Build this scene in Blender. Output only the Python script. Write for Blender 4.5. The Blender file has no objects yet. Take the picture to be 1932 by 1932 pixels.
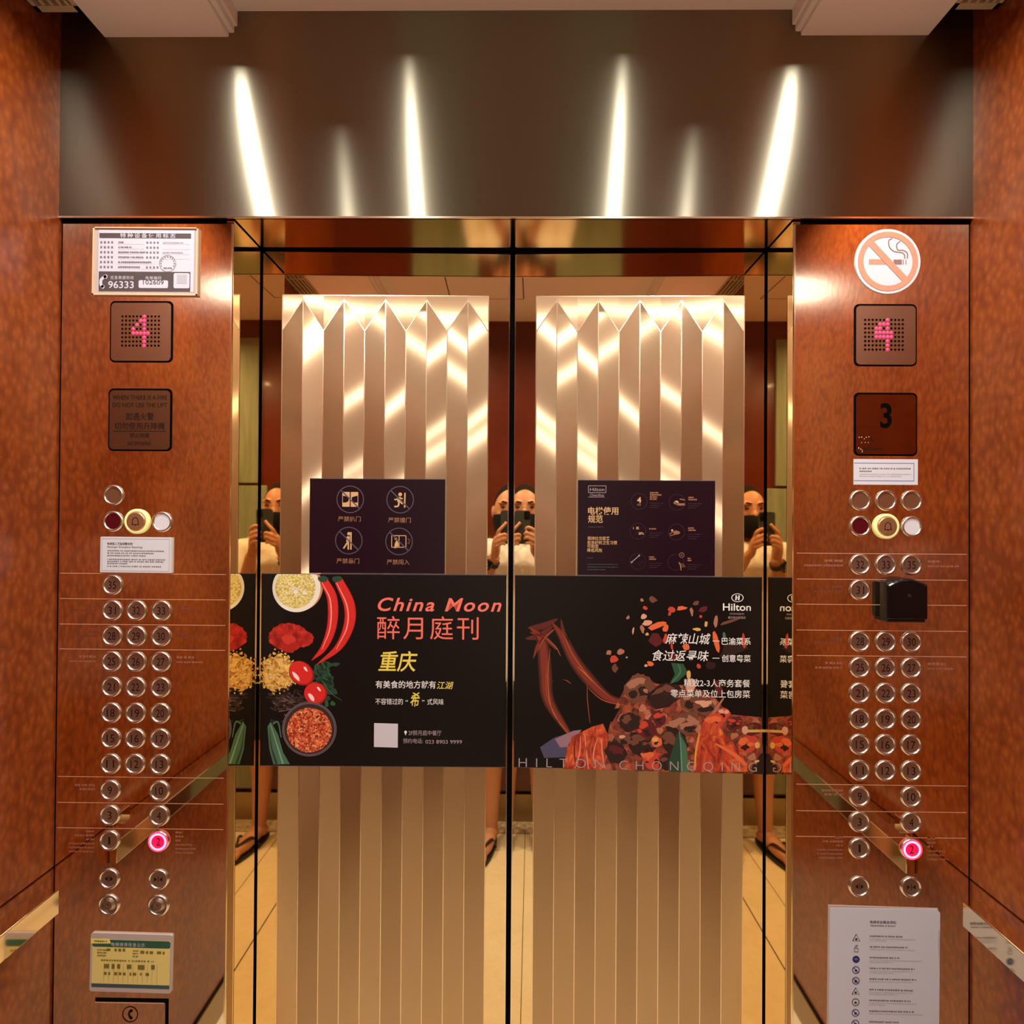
import bpy, bmesh, math, random
from mathutils import Vector, Matrix
random.seed(7)
SC = bpy.context.scene
COL = SC.collection
# ------------------------------------------------------------------ camera, world, exposure, lamps
EXPOSURE = 0.06
LAMP_W = (5.2, 5.2, 5.2, 5.2, 12.0, 12.0)
LAMP_D = (.030, .030, .026, .026, .034, .034)
LAMP_COLOR = (1.0, 0.95, 0.91)
CAM = Vector((0.017, -1.196, 1.54))
FPX, VPX, VPY, ROLL = 1150.0, 979.0, 975.0, math.radians(0.37)
yv = Vector((VPX - 966, VPY - 966, FPX)).normalized()
xv = Vector((math.cos(ROLL), math.sin(ROLL), 0.0)); xv = (xv - yv * xv.dot(yv)).normalized()
dv = yv.cross(xv)
ROWS = [Vector((xv[i], yv[i], -dv[i])) for i in range(3)]        # right, down, forward in world axes
cd = bpy.data.cameras.new('camera'); cam = bpy.data.objects.new('camera', cd); COL.objects.link(cam)
cd.sensor_width = 36.0; cd.lens = 36.0 * FPX / 1932.0; cd.clip_start = 0.004; cd.clip_end = 50
R_, U_, B_ = ROWS[0], -ROWS[1], -ROWS[2]
cam.matrix_world = Matrix(((R_.x, U_.x, B_.x, CAM.x), (R_.y, U_.y, B_.y, CAM.y), (R_.z, U_.z, B_.z, CAM.z), (0, 0, 0, 1)))
SC.camera = cam
w = bpy.data.worlds.new('world'); SC.world = w; w.use_nodes = True
w.node_tree.nodes['Background'].inputs[0].default_value = (0.02, 0.015, 0.012, 1)
w.node_tree.nodes['Background'].inputs[1].default_value = 0.3
SC.view_settings.view_transform = 'Standard'; SC.view_settings.look = 'None'
SC.view_settings.exposure = EXPOSURE; SC.view_settings.gamma = 1.0; SC.view_settings.use_curve_mapping = False
SC.cycles.max_bounces = 10; SC.cycles.glossy_bounces = 7; SC.cycles.diffuse_bounces = 4; SC.cycles.adaptive_threshold = 0.02
SC.cycles.caustics_reflective = True; SC.cycles.caustics_refractive = False; SC.cycles.blur_glossy = 1.0
SC.cycles.sample_clamp_indirect = 6.0
LAMPS = [(-.68, -.38, 2.478), (.68, -.38, 2.478), (-.30, -.64, 2.53), (.30, -.64, 2.53), (-.665, -1.30, 2.478), (.665, -1.30, 2.478)]

# ------------------------------------------------------------------ cabin measures (metres)
HX, YR, D2, HZ = .896, -1.619, .135, 2.125      # half width, rear wall, door plane, header underside
JX = .5525                                       # half opening
DELTA = .0113                                    # the two door leaves stand very slightly in a V

# ------------------------------------------------------------------ materials
def lin(c):
    return tuple(((x / 255) / 12.92 if x / 255 <= .04045 else ((x / 255 + .055) / 1.055) ** 2.4) for x in c) + (1.0,)
MATS = {}
def pm(name, rgb, rough=.5, metal=0.0, spec=.5, lin_rgb=None, coat=0, emit=None, es=0, aniso=0, uv=None, alpha=1, trans=0, sss=0):
    m = bpy.data.materials.new(name); m.use_nodes = True
    nt = m.node_tree; b = nt.nodes['Principled BSDF']
    b.inputs['Base Color'].default_value = (tuple(lin_rgb) + (1.0,)) if lin_rgb else lin(rgb)
    b.inputs['Roughness'].default_value = rough; b.inputs['Metallic'].default_value = metal
    b.inputs['Specular IOR Level'].default_value = spec
    b.inputs['Coat Weight'].default_value = coat
    b.inputs['Coat Roughness'].default_value = .06
    if trans: b.inputs['Transmission Weight'].default_value = trans
    if sss:
        b.inputs['Subsurface Weight'].default_value = sss; b.inputs['Subsurface Radius'].default_value = (.01, .004, .002)
    if emit: b.inputs['Emission Color'].default_value = lin(emit); b.inputs['Emission Strength'].default_value = es
    if aniso:                                                       # brushed metal: rough along the first texture axis, sharp across it
        g = nt.nodes.new('ShaderNodeBsdfAnisotropic'); g.distribution = 'GGX'
        g.inputs['Color'].default_value = tuple(lin_rgb) + (1.0,); g.inputs['Roughness'].default_value = rough; g.inputs['Anisotropy'].default_value = -aniso
        t = nt.nodes.new('ShaderNodeTangent'); t.direction_type = 'UV_MAP'; t.uv_map = 'brush'
        nt.links.new(t.outputs[0], g.inputs['Tangent']); nt.links.new(g.outputs[0], nt.nodes['Material Output'].inputs['Surface'])
    MATS[name] = m
    return m
def nodes(m): return m.node_tree.nodes, m.node_tree.links, m.node_tree.nodes['Principled BSDF']
def coords(m, scale=(1, 1, 1), kind='Object'):
    n, l, b = nodes(m)
    tc = n.new('ShaderNodeTexCoord'); mp = n.new('ShaderNodeMapping'); mp.inputs['Scale'].default_value = scale
    l.new(tc.outputs[kind], mp.inputs[0]); return mp.outputs[0]
def ramp(m, fac, stops):
    n, l, b = nodes(m); r = n.new('ShaderNodeValToRGB'); l.new(fac, r.inputs[0])
    e = r.color_ramp.elements
    while len(e) < len(stops): e.new(.5)
    for i, (p, c) in enumerate(stops): e[i].position = p; e[i].color = c if len(c) == 4 else lin(c)
    return r.outputs[0]
def noise(m, vec, scale, detail=3, rough=.5, dist=0):
    n, l, b = nodes(m); t = n.new('ShaderNodeTexNoise'); t.inputs['Scale'].default_value = scale
    t.inputs['Detail'].default_value = detail; t.inputs['Roughness'].default_value = rough; t.inputs['Distortion'].default_value = dist
    l.new(vec, t.inputs['Vector']); return t
def voro(m, vec, scale, feature='F1', rnd=1):
    n, l, b = nodes(m); t = n.new('ShaderNodeTexVoronoi'); t.feature = feature; t.inputs['Scale'].default_value = scale
    t.inputs['Randomness'].default_value = rnd; l.new(vec, t.inputs['Vector']); return t
def mix(m, a, bb, fac, mode='MIX'):
    n, l, b = nodes(m); x = n.new('ShaderNodeMix'); x.data_type = 'RGBA'; x.blend_type = mode
    for k, s in (('A', a), ('B', bb)):
        i = [q for q in x.inputs if q.name == k and q.type == 'RGBA'][0]
        if isinstance(s, tuple): i.default_value = s
        else: l.new(s, i)
    f = [q for q in x.inputs if q.name == 'Factor' and q.type == 'VALUE'][0]
    if isinstance(fac, (int, float)): f.default_value = fac
    else: l.new(fac, f)
    return [o for o in x.outputs if o.type == 'RGBA'][0]
def math_node(m, op, a, bv):
    n, l, b = nodes(m); x = n.new('ShaderNodeMath'); x.operation = op
    for i, s in enumerate((a, bv)):
        if isinstance(s, (int, float)): x.inputs[i].default_value = s
        else: l.new(s, x.inputs[i])
    return x.outputs[0]
def bump(m, h, strength=.1, dist=.001):
    n, l, b = nodes(m); x = n.new('ShaderNodeBump'); x.inputs['Strength'].default_value = strength; x.inputs['Distance'].default_value = dist
    l.new(h, x.inputs['Height']); l.new(x.outputs[0], b.inputs['Normal'])

def make_wood(name, stops, pebble=.45):
    m = pm(name, (130, 60, 25), rough=.24, spec=.5, coat=.12)
    n, l, b = nodes(m)
    v = coords(m)
    wob = noise(m, v, 9, 3, .5)
    vv = n.new('ShaderNodeVectorMath'); vv.operation = 'MULTIPLY_ADD'
    l.new(wob.outputs['Color'], vv.inputs[0]); vv.inputs[1].default_value = (.035, .035, .035); l.new(v, vv.inputs[2])
    sc = n.new('ShaderNodeMapping'); sc.inputs['Scale'].default_value = (1, 1, .62); l.new(vv.outputs[0], sc.inputs[0])
    peb = voro(m, sc.outputs[0], 88, 'SMOOTH_F1')
    big = noise(m, v, 3.2, 2, .5)
    fine = noise(m, coords(m, (300, 300, 60)), 1, 2, .6)
    p = math_node(m, 'MULTIPLY', peb.outputs['Distance'], -pebble)
    a = math_node(m, 'ADD', p, math_node(m, 'MULTIPLY', big.outputs['Fac'], .62))
    a = math_node(m, 'ADD', a, math_node(m, 'MULTIPLY', fine.outputs['Fac'], .14))
    a = math_node(m, 'ADD', a, .16)
    l.new(ramp(m, a, stops), b.inputs['Base Color'])
    bump(m, peb.outputs['Distance'], .12, .0012)
    return m
WOOD = [(.20, (112, 46, 13)), (.42, (140, 66, 22)), (.62, (158, 82, 32)), (.88, (180, 106, 52))]
make_wood('lacquered_wood', WOOD)
make_wood('rear_wood', [(.3, (80, 28, 16)), (.7, (106, 42, 24))], .12)
pm('bronze_mirror', None, lin_rgb=(.88, .73, .53), rough=.035, metal=1)
pm('gold_mirror', None, lin_rgb=(.90, .70, .40), rough=.02, metal=1)
pm('transom_bronze', None, lin_rgb=(.66, .49, .27), rough=.10, metal=1)
pm('header_brushed', None, lin_rgb=(.27, .245, .175), rough=.274, metal=1, aniso=.84)
m = MATS['header_brushed']; n_, l_ = m.node_tree.nodes, m.node_tree.links         # a second, wider brushed lobe
g1 = [x for x in n_ if x.type == 'BSDF_GLOSSY'][0]; g2 = n_.new('ShaderNodeBsdfAnisotropic'); g2.distribution = 'GGX'
g2.inputs['Color'].default_value = g1.inputs['Color'].default_value; g2.inputs['Roughness'].default_value = .37; g2.inputs['Anisotropy'].default_value = -.68
l_.new(g1.inputs['Tangent'].links[0].from_socket, g2.inputs['Tangent']); mx = n_.new('ShaderNodeMixShader'); mx.inputs[0].default_value = .28
l_.new(g1.outputs[0], mx.inputs[1]); l_.new(g2.outputs[0], mx.inputs[2]); l_.new(mx.outputs[0], n_['Material Output'].inputs['Surface'])
pm('satin_gold', None, lin_rgb=(.84, .60, .35), rough=.308, metal=1, aniso=.873)
m = MATS['satin_gold']; n_, l_ = m.node_tree.nodes, m.node_tree.links               # sharp brush lines over a soft sheen
g1 = [x for x in n_ if x.type == 'BSDF_GLOSSY'][0]; g2 = n_.new('ShaderNodeBsdfAnisotropic'); g2.distribution = 'GGX'
g2.inputs['Color'].default_value = g1.inputs['Color'].default_value; g2.inputs['Roughness'].default_value = .5; g2.inputs['Anisotropy'].default_value = -.45
l_.new(g1.inputs['Tangent'].links[0].from_socket, g2.inputs['Tangent']); mx = n_.new('ShaderNodeMixShader'); mx.inputs[0].default_value = .34
l_.new(g1.outputs[0], mx.inputs[1]); l_.new(g2.outputs[0], mx.inputs[2]); l_.new(mx.outputs[0], n_['Material Output'].inputs['Surface'])
pm('etched_line', None, lin_rgb=(.95, .72, .48), rough=.25, metal=1)
pm('chrome', None, lin_rgb=(.80, .74, .66), rough=.25, metal=1)
pm('bright_edge', None, lin_rgb=(.92, .80, .60), rough=.12, metal=1)
pm('brass', None, lin_rgb=(.90, .76, .52), rough=.06, metal=1)
pm('cap_bronze', None, lin_rgb=(.46, .34, .27), rough=.42, metal=1)
pm('plate_bronze', None, lin_rgb=(.42, .28, .18), rough=.32, metal=1)
pm('notice_bronze', None, lin_rgb=(.26, .145, .075), rough=.38, metal=1)
pm('plate_dark_gloss', None, lin_rgb=(.30, .15, .07), rough=.1, metal=1)
pm('gap_black', (5, 4, 4), rough=.9, spec=.05)
pm('engrave_dark', (34, 15, 9), rough=.6, spec=.2)
pm('engrave_light', (214, 160, 128), rough=.4)
pm('legend_pale', (150, 92, 70), rough=.5)
pm('legend_faint', (118, 60, 40), rough=.5)
pm('ceiling_paint', (248, 244, 248), rough=.8, spec=.2)
pm('vent_paint', (196, 180, 150), rough=.6)
pm('paper_white', (202, 202, 212), rough=.5)
pm('paper_edge', (212, 208, 214), rough=.35)
pm('ink_grey', (120, 116, 124), rough=.6)
pm('ink_dark', (58, 52, 58), rough=.6)
pm('ink_charcoal', (78, 66, 66), rough=.6)
pm('ink_pale', (178, 176, 186), rough=.6)
pm('ink_blue', (90, 110, 185), rough=.6)
pm('ink_navy', (45, 45, 92), rough=.6)
pm('sticker_white', (216, 217, 222), rough=.35)
pm('sticker_peach', (214, 150, 122), rough=.3)
pm('sticker_mauve', (150, 112, 110), rough=.3)
pm('card_yellow', (226, 205, 122), rough=.5)
pm('card_yellow_light', (236, 218, 120), rough=.5)
pm('card_green', (40, 88, 66), rough=.5)
pm('card_teal', (58, 82, 88), rough=.5)
pm('card_ink', (120, 104, 44), rough=.6)
pm('plastic_clear_edge', (186, 172, 166), rough=.2, spec=.6)
pm('acrylic_edge', (232, 196, 158), rough=.15, spec=.7)
pm('led_lit', (255, 60, 110), emit=(255, 40, 95), es=1.5, rough=.4)
pm('led_ring', (255, 90, 120), emit=(255, 30, 70), es=2.2, rough=.4)
pm('led_ring_hot', (255, 200, 220), emit=(255, 120, 160), es=2.2, rough=.4)
pm('led_cap', (190, 20, 70), emit=(230, 10, 70), es=.9, rough=.35)
pm('alarm_ring', (236, 232, 160), rough=.3, emit=(230, 228, 140), es=.3)
pm('alarm_cap', None, lin_rgb=(.62, .38, .19), rough=.25, metal=.8)
pm('lens_red', (84, 4, 16), rough=.3)
pm('lens_white', (222, 220, 224), rough=.35)
pm('lens_brown', (112, 70, 46), rough=.35)
pm('black_plastic', (9, 9, 10), rough=.22, spec=.5)
pm('black_matte', (16, 16, 18), rough=.6)
pm('reader_mark', (60, 62, 66), rough=.5)
pm('poster_black', (20, 15, 14), rough=.32, spec=.35)
pm('poster_plum', (33, 14, 24), rough=.25, spec=.35)
pm('poster_slate', (46, 44, 50), rough=.3, spec=.35)
pm('poster_violet', (38, 20, 42), rough=.3, spec=.35)
pm('print_gold', (208, 168, 116), rough=.4)
pm('print_gold_dim', (150, 104, 74), rough=.4)
pm('print_grey', (80, 74, 88), rough=.4)
pm('print_faint', (58, 38, 50), rough=.4)
pm('print_teal_faint', (62, 72, 74), rough=.4)
pm('print_coral', (240, 116, 98), rough=.4)
pm('print_yellow', (236, 214, 90), rough=.4)
pm('print_white', (236, 234, 230), rough=.4)
pm('print_silver', (168, 150, 150), rough=.4)
pm('blank_pale', (205, 200, 208), rough=.5)
for nm, c in dict(art_slate=(40, 40, 50), art_rind=(232, 226, 208), art_orange=(196, 128, 88), art_chilli=(208, 40, 34), art_chilli_hi=(250, 150, 140),
                  art_chilli_dk=(150, 22, 22), art_paprika=(168, 28, 20), art_paprika_hi=(198, 52, 38), art_turmeric=(206, 152, 70), art_turmeric_hi=(232, 190, 96),
                  art_clove=(54, 38, 36), art_clove_hi=(92, 70, 66), art_leaf=(70, 108, 82), art_leaf_hi=(120, 158, 130), art_leaf_dk=(38, 66, 50),
                  art_herb=(40, 84, 52), art_tomato=(212, 38, 34), art_glass=(150, 130, 140), art_shine=(252, 214, 210),
                  fl_dark=(70, 24, 18), fl_deep=(104, 32, 22), fl_red=(142, 48, 32), fl_orange=(184, 82, 44), fl_gold=(220, 150, 60), fl_pale=(226, 130, 108),
                  pep_brown=(110, 66, 48), pep_tan=(168, 112, 86), pep_pink=(214, 156, 128), pep_dark=(44, 22, 20), pep_red=(196, 66, 46), pep_maroon=(92, 26, 30),
                  pep_orange=(222, 104, 58), pep_gold=(214, 170, 90), haze_blue=(74, 70, 98), haze_pale=(150, 112, 124)).items():
    pm(nm, c, rough=.45)
pm('skin', (198, 142, 108), rough=.5, sss=.15)
pm('hair_black', (22, 17, 15), rough=.9, spec=.2)
pm('mask_black', (16, 15, 17), rough=.85, spec=.2)
pm('shirt_white', (236, 232, 222), rough=.9, spec=.2)
pm('shorts_cloth', (60, 58, 60), rough=.9)
pm('rubber_black', (18, 16, 16), rough=.6)
pm('eye_dark', (30, 20, 18), rough=.2)
pm('phone_case', (50, 58, 58), rough=.5)
pm('glass_black', (8, 8, 10), rough=.08)
pm('watch_mark', (170, 196, 186), rough=.4, emit=(150, 180, 170), es=.3)
pm('skirting_metal', None, lin_rgb=(.36, .27, .17), rough=.35, metal=1)
pm('floor_joint', (52, 36, 24), rough=.6)
pm('lamp_trim', (215, 200, 180), rough=.4)
pm('lamp_glow', (255, 240, 214), emit=(255, 240, 214), es=6)
m = pm('sage_panel', (132, 142, 112), rough=.45)
n_, l_, b_ = nodes(m)
l_.new(ramp(m, noise(m, coords(m, (14, 14, 1.2)), 3, 4, .6).outputs['Fac'], [(.3, (112, 122, 96)), (.7, (142, 150, 122))]), b_.inputs['Base Color'])
m = pm('marble', (226, 206, 168), rough=.16)
n_, l_, b_ = nodes(m)
mv = coords(m)
l_.new(mix(m, ramp(m, noise(m, mv, 3.5, 5, .6, .8).outputs['Fac'], [(.3, (236, 218, 176)), (.7, (246, 232, 196))]),
           ramp(m, noise(m, mv, 11, 6, .65, 2.5).outputs['Fac'], [(.40, (196, 166, 120)), (.5, (240, 226, 190))]), .10), b_.inputs['Base Color'])
m = pm('marble_band', (206, 190, 160), rough=.25)
n_, l_, b_ = nodes(m)
l_.new(ramp(m, noise(m, coords(m), 40, 4, .7).outputs['Fac'], [(.35, (160, 136, 104)), (.65, (224, 208, 178))]), b_.inputs['Base Color'])
m = pm('art_lemon', (226, 212, 130), rough=.45)
n_, l_, b_ = nodes(m)
l_.new(ramp(m, voro(m, coords(m, (1, 1, 1)), 230).outputs['Distance'], [(.1, (240, 232, 170)), (.6, (206, 184, 96)), (.9, (176, 150, 72))]), b_.inputs['Base Color'])
m = pm('art_flakes', (190, 80, 50), rough=.45)
n_, l_, b_ = nodes(m)
l_.new(ramp(m, voro(m, coords(m), 260).outputs['Color'], [(.15, (120, 34, 22)), (.4, (186, 64, 36)), (.65, (214, 104, 62)), (.9, (240, 176, 120))]), b_.inputs['Base Color'])
m = pm('art_powder', (206, 150, 70), rough=.45)
n_, l_, b_ = nodes(m)
l_.new(ramp(m, voro(m, coords(m), 210).outputs['Color'], [(.15, (140, 92, 40)), (.45, (204, 148, 66)), (.85, (236, 196, 108))]), b_.inputs['Base Color'])
m = pm('art_paprika_mound', (176, 30, 22), rough=.45)
n_, l_, b_ = nodes(m)
l_.new(ramp(m, noise(m, coords(m), 60, 4, .7).outputs['Fac'], [(.35, (120, 14, 14)), (.55, (182, 34, 26)), (.7, (206, 62, 44))]), b_.inputs['Base Color'])
m = pm('fl_body', (142, 48, 32), rough=.45)
n_, l_, b_ = nodes(m)
l_.new(ramp(m, noise(m, coords(m, (26, 26, 9)), 1.2, 5, .55, 1.2).outputs['Fac'], [(.3, (84, 24, 18)), (.5, (146, 48, 34)), (.62, (176, 70, 46)), (.75, (208, 110, 64))]), b_.inputs['Base Color'])
for k, c in enumerate(((36, 18, 15), (62, 25, 18), (92, 33, 23), (124, 46, 32), (166, 70, 44), (214, 132, 70))): pm('glow_%d' % k, c, rough=.45)
m = pm('fl_mid', (104, 38, 28), rough=.45)
n_, l_, b_ = nodes(m)
l_.new(ramp(m, noise(m, coords(m, (22, 22, 10)), 1.2, 4, .5, .8).outputs['Fac'], [(.3, (78, 28, 20)), (.5, (112, 42, 30)), (.7, (140, 58, 40))]), b_.inputs['Base Color'])
m = pm('pep_rubble', (110, 66, 48), rough=.45)
n_, l_, b_ = nodes(m)
l_.new(mix(m, ramp(m, voro(m, coords(m), 85).outputs['Color'], [(.1, (36, 18, 16)), (.35, (98, 40, 30)), (.55, (150, 62, 40)), (.75, (190, 92, 62)), (.95, (224, 160, 124))]),
           ramp(m, noise(m, coords(m), 46, 4, .7).outputs['Fac'], [(.35, (30, 14, 12)), (.65, (170, 84, 56))]), .5), b_.inputs['Base Color'])
m = pm('pep_ember', (190, 70, 40), rough=.45)
n_, l_, b_ = nodes(m)
l_.new(ramp(m, noise(m, coords(m, (34, 34, 20)), 1.5, 5, .6, 1.0).outputs['Fac'], [(.3, (104, 26, 20)), (.48, (176, 58, 34)), (.6, (214, 92, 48)), (.72, (236, 150, 76))]), b_.inputs['Base Color'])

# ------------------------------------------------------------------ mesh builder
class MB:
    def __init__(s): s.v, s.f, s.mi, s.uv, s.mats, s.sm = [], [], [], [], [], []
    def mat(s, n):
        if n not in s.mats: s.mats.append(n)
        return s.mats.index(n)
    def add(s, vs, fs, mat, smooth=False, uv=None):
        o = len(s.v); k = s.mat(mat); s.v += [tuple(p) for p in vs]
        for i, f in enumerate(fs):
            s.f.append(tuple(o + j for j in f)); s.mi.append(k); s.sm.append(smooth)
            s.uv.append(uv[i] if uv else None)
    def box(s, x0, x1, y0, y1, z0, z1, mat):
        vs = [(x, y, z) for x in (x0, x1) for y in (y0, y1) for z in (z0, z1)]
        s.add(vs, [(0, 1, 3, 2), (4, 6, 7, 5), (0, 4, 5, 1), (2, 3, 7, 6), (0, 2, 6, 4), (1, 5, 7, 3)], mat)
    # flat work facing -Y: u along +X, v along +Z, d = distance towards the viewer
    def poly(s, pts, d, mat): s.add([(u, -d, v) for u, v in pts], [tuple(range(len(pts)))], mat)
    def prism(s, pts, d0, d1, mat, side=None):
        n = len(pts); s.add([(u, -d1, v) for u, v in pts], [tuple(range(n))], mat)
        s.add([(u, -d0, v) for u, v in pts] + [(u, -d1, v) for u, v in pts], [(i, (i + 1) % n, n + (i + 1) % n, n + i) for i in range(n)], side or mat)
        s.add([(u, -d0, v) for u, v in pts], [tuple(reversed(range(n)))], side or mat)
    def rect(s, u0, u1, v0, v1, d, mat): s.poly([(u0, v0), (u1, v0), (u1, v1), (u0, v1)], d, mat)
    def ring(s, cu, cv, r0, r1, d, mat, n=40, ex=1.0):
        a = [2 * math.pi * i / n for i in range(n)]
        s.add([(cu + ex * r * math.cos(t), -d, cv + r * math.sin(t)) for r in (r0, r1) for t in a],
              [(i, n + i, n + (i + 1) % n, (i + 1) % n)[::-1] for i in range(n)], mat)
    def disc(s, cu, cv, r, d, mat, n=32, ex=1.0):
        s.poly([(cu + ex * r * math.cos(2 * math.pi * i / n), cv + r * math.sin(2 * math.pi * i / n)) for i in range(n)], d, mat)
    def lathe(s, cu, cv, prof, mat, n=36, smooth=True):
        vs, fs = [], []
        for r, d in prof:
            for i in range(n):
                t = 2 * math.pi * i / n; vs.append((cu + r * math.cos(t), -d, cv + r * math.sin(t)))
        for k in range(len(prof) - 1):
            for i in range(n):
                fs.append((k * n + i, k * n + (i + 1) % n, (k + 1) * n + (i + 1) % n, (k + 1) * n + i))
        s.add(vs, fs, mat, smooth)
        if prof[-1][0] > 1e-5:
            s.add(vs[-n:], [tuple(range(n))], mat)
    def stroke(s, pts, w0, w1, d, mat, wm=None):
        L, Rr = [], []; n = len(pts)
        for i, (u, v) in enumerate(pts):
            a = pts[max(i - 1, 0)]; b = pts[min(i + 1, n - 1)]
            tx, ty = b[0] - a[0], b[1] - a[1]; q = math.hypot(tx, ty) or 1; t = i / (n - 1)
            wd = (w0 + (w1 - w0) * t) if wm is None else (w0 * (1 - t) ** 2 + wm * 2 * t * (1 - t) + w1 * t * t)
            L.append((u - ty / q * wd / 2, v + tx / q * wd / 2)); Rr.append((u + ty / q * wd / 2, v - tx / q * wd / 2))
        vs = [(u, -d, v) for u, v in L + Rr]
        s.add(vs, [(i, n + i, n + i + 1, i + 1) for i in range(n - 1)], mat)
    def text(s, st, u, v, size, d, mat, sx=1.0, bold=0.0, shear=0.0, align='LEFT', rot=0.0, sp=1.0, width=None):
        vs, fs, wd = text_data(st, bold, shear, sp)
        k = sx
        if width: k = width / (wd * size)
        off = {'LEFT': 0, 'CENTER': -wd / 2, 'RIGHT': -wd}[align]
        c, sn = math.cos(rot), math.sin(rot)
        out = []
        for x, y in vs:
            X, Y = (x + off) * size * k, y * size
            out.append((u + X * c - Y * sn, -d, v + X * sn + Y * c))
        s.add(out, fs, mat)
    def tube(s, pts, r, mat, n=10):
        add_tube(s, pts, [r] * len(pts), mat, n)
    def build(s, name, parent=None, loc=(0, 0, 0), bevel=0, mod=None):
        me = bpy.data.meshes.new(name); me.from_pydata(s.v, [], s.f)
        for q in s.mats: me.materials.append(MATS[q])
        for i, p in enumerate(me.polygons): p.material_index = s.mi[i]; p.use_smooth = s.sm[i]
        if any(q is not None for q in s.uv):
            ul = me.uv_layers.new(name='brush')
            for i, p in enumerate(me.polygons):
                if s.uv[i]:
                    for j, li in enumerate(p.loop_indices): ul.data[li].uv = s.uv[i][j]
        me.update()
        return link(name, me, parent, loc, bevel)
def link(name, me, parent=None, loc=(0, 0, 0), bevel=0):
    o = bpy.data.objects.new(name, me); COL.objects.link(o); o.location = loc
    if parent: o.parent = parent
    if bevel:
        b = o.modifiers.new('bevel', 'BEVEL'); b.width = bevel; b.segments = 2; b.limit_method = 'ANGLE'
    return o
_T = {}
def text_data(st, bold=0, shear=0, sp=1.0):
    key = (st, bold, shear, sp)
    if key in _T: return _T[key]
    c = bpy.data.curves.new('t', 'FONT'); c.body = st; c.size = 1.0; c.offset = bold; c.shear = shear; c.fill_mode = 'FRONT'; c.space_character = sp
    c.resolution_u = 4
    o = bpy.data.objects.new('t', c); COL.objects.link(o)
    dg = bpy.context.evaluated_depsgraph_get(); me = bpy.data.meshes.new_from_object(o.evaluated_get(dg))
    vs = [(p.co.x, p.co.y) for p in me.vertices]; fs = [tuple(p.vertices) for p in me.polygons]
    x0 = min([p[0] for p in vs] or [0]); wd = max([p[0] for p in vs] or [0]) - x0
    vs = [(x - x0, y) for x, y in vs]
    bpy.data.objects.remove(o); bpy.data.curves.remove(c); bpy.data.meshes.remove(me)
    _T[key] = (vs, fs, wd); return _T[key]
def rrect(u0, u1, v0, v1, r, n=6):
    out = []
    for cu, cv, a in ((u1 - r, v1 - r, 0), (u0 + r, v1 - r, 90), (u0 + r, v0 + r, 180), (u1 - r, v0 + r, 270)):
        for i in range(n + 1):
            t = math.radians(a + 90 * i / n); out.append((cu + r * math.cos(t), cv + r * math.sin(t)))
    return out
def spline(pts, n=24):
    """smooth curve through 2-D or 3-D points"""
    P = [Vector(p) if len(p) == 3 else Vector((p[0], p[1], 0)) for p in pts]
    P = [P[0] * 2 - P[1]] + P + [P[-1] * 2 - P[-2]]; out = []
    seg = len(P) - 3
    for k in range(n + 1):
        t = min(k / n * seg, seg - 1e-6); i = int(t); t -= i
        a, b, c, d = P[i:i + 4]
        q = .5 * ((2 * b) + (c - a) * t + (2 * a - 5 * b + 4 * c - d) * t * t + (3 * b - a - 3 * c + d) * t ** 3)
        out.append(tuple(q) if len(pts[0]) == 3 else (q.x, q.y))
    return out
def add_tube(mb, pts, rs, mat, n=12, flat=None):
    """closed tube along 3-D points with a radius each; flat = (axis vector, factor) squashes sections along the axis"""
    P = [Vector(p) for p in pts]; vs, fs = [], []
    t0 = (P[1] - P[0]).normalized(); up = Vector((0, 1, 0)) if abs(t0.y) < .8 else Vector((1, 0, 0))
    s0 = t0.cross(up).normalized()
    for i, p in enumerate(P):
        t = (P[min(i + 1, len(P) - 1)] - P[max(i - 1, 0)]).normalized()
        s0 = (s0 - t * s0.dot(t)).normalized(); u0 = t.cross(s0)
        for k in range(n):
            a = 2 * math.pi * k / n; q = (s0 * math.cos(a) + u0 * math.sin(a)) * rs[i]
            if flat: ax = Vector(flat[0]); q -= ax * q.dot(ax) * (1 - flat[1])
            vs.append(p + q)
    for i in range(len(P) - 1):
        for k in range(n):
            fs.append((i * n + k, i * n + (k + 1) % n, (i + 1) * n + (k + 1) % n, (i + 1) * n + k))
    fs.append(tuple(reversed(range(n)))); fs.append(tuple((len(P) - 1) * n + k for k in range(n)))
    mb.add(vs, fs, mat, True)
def add_ball(mb, c, r, mat, n=20, m_=14, fn=None):
    vs, fs = [], []
    for j in range(m_ + 1):
        th = math.pi * j / m_
        for i in range(n):
            ph = 2 * math.pi * i / n
            q = Vector((math.sin(th) * math.cos(ph), math.sin(th) * math.sin(ph), math.cos(th)))
            if fn: q = fn(q)
            vs.append((c[0] + r[0] * q.x, c[1] + r[1] * q.y, c[2] + r[2] * q.z))
    for j in range(m_):
        for i in range(n): fs.append((j * n + i, (j + 1) * n + i, (j + 1) * n + (i + 1) % n, j * n + (i + 1) % n))
    mb.add(vs, fs, mat, True)
def add_loft(mb, rings, mat, n=28):
    """closed stack of ellipses (cx, cy, z, rx, ry)"""
    vs, fs = [], []
    for cx, cy, z, rx, ry in rings:
        for k in range(n):
            a = 2 * math.pi * k / n; vs.append((cx + rx * math.cos(a), cy + ry * math.sin(a), z))
    for i in range(len(rings) - 1):
        for k in range(n): fs.append((i * n + k, i * n + (k + 1) % n, (i + 1) * n + (k + 1) % n, (i + 1) * n + k))
    fs.append(tuple(reversed(range(n)))); fs.append(tuple((len(rings) - 1) * n + k for k in range(n)))
    mb.add(vs, fs, mat, True)
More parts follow.
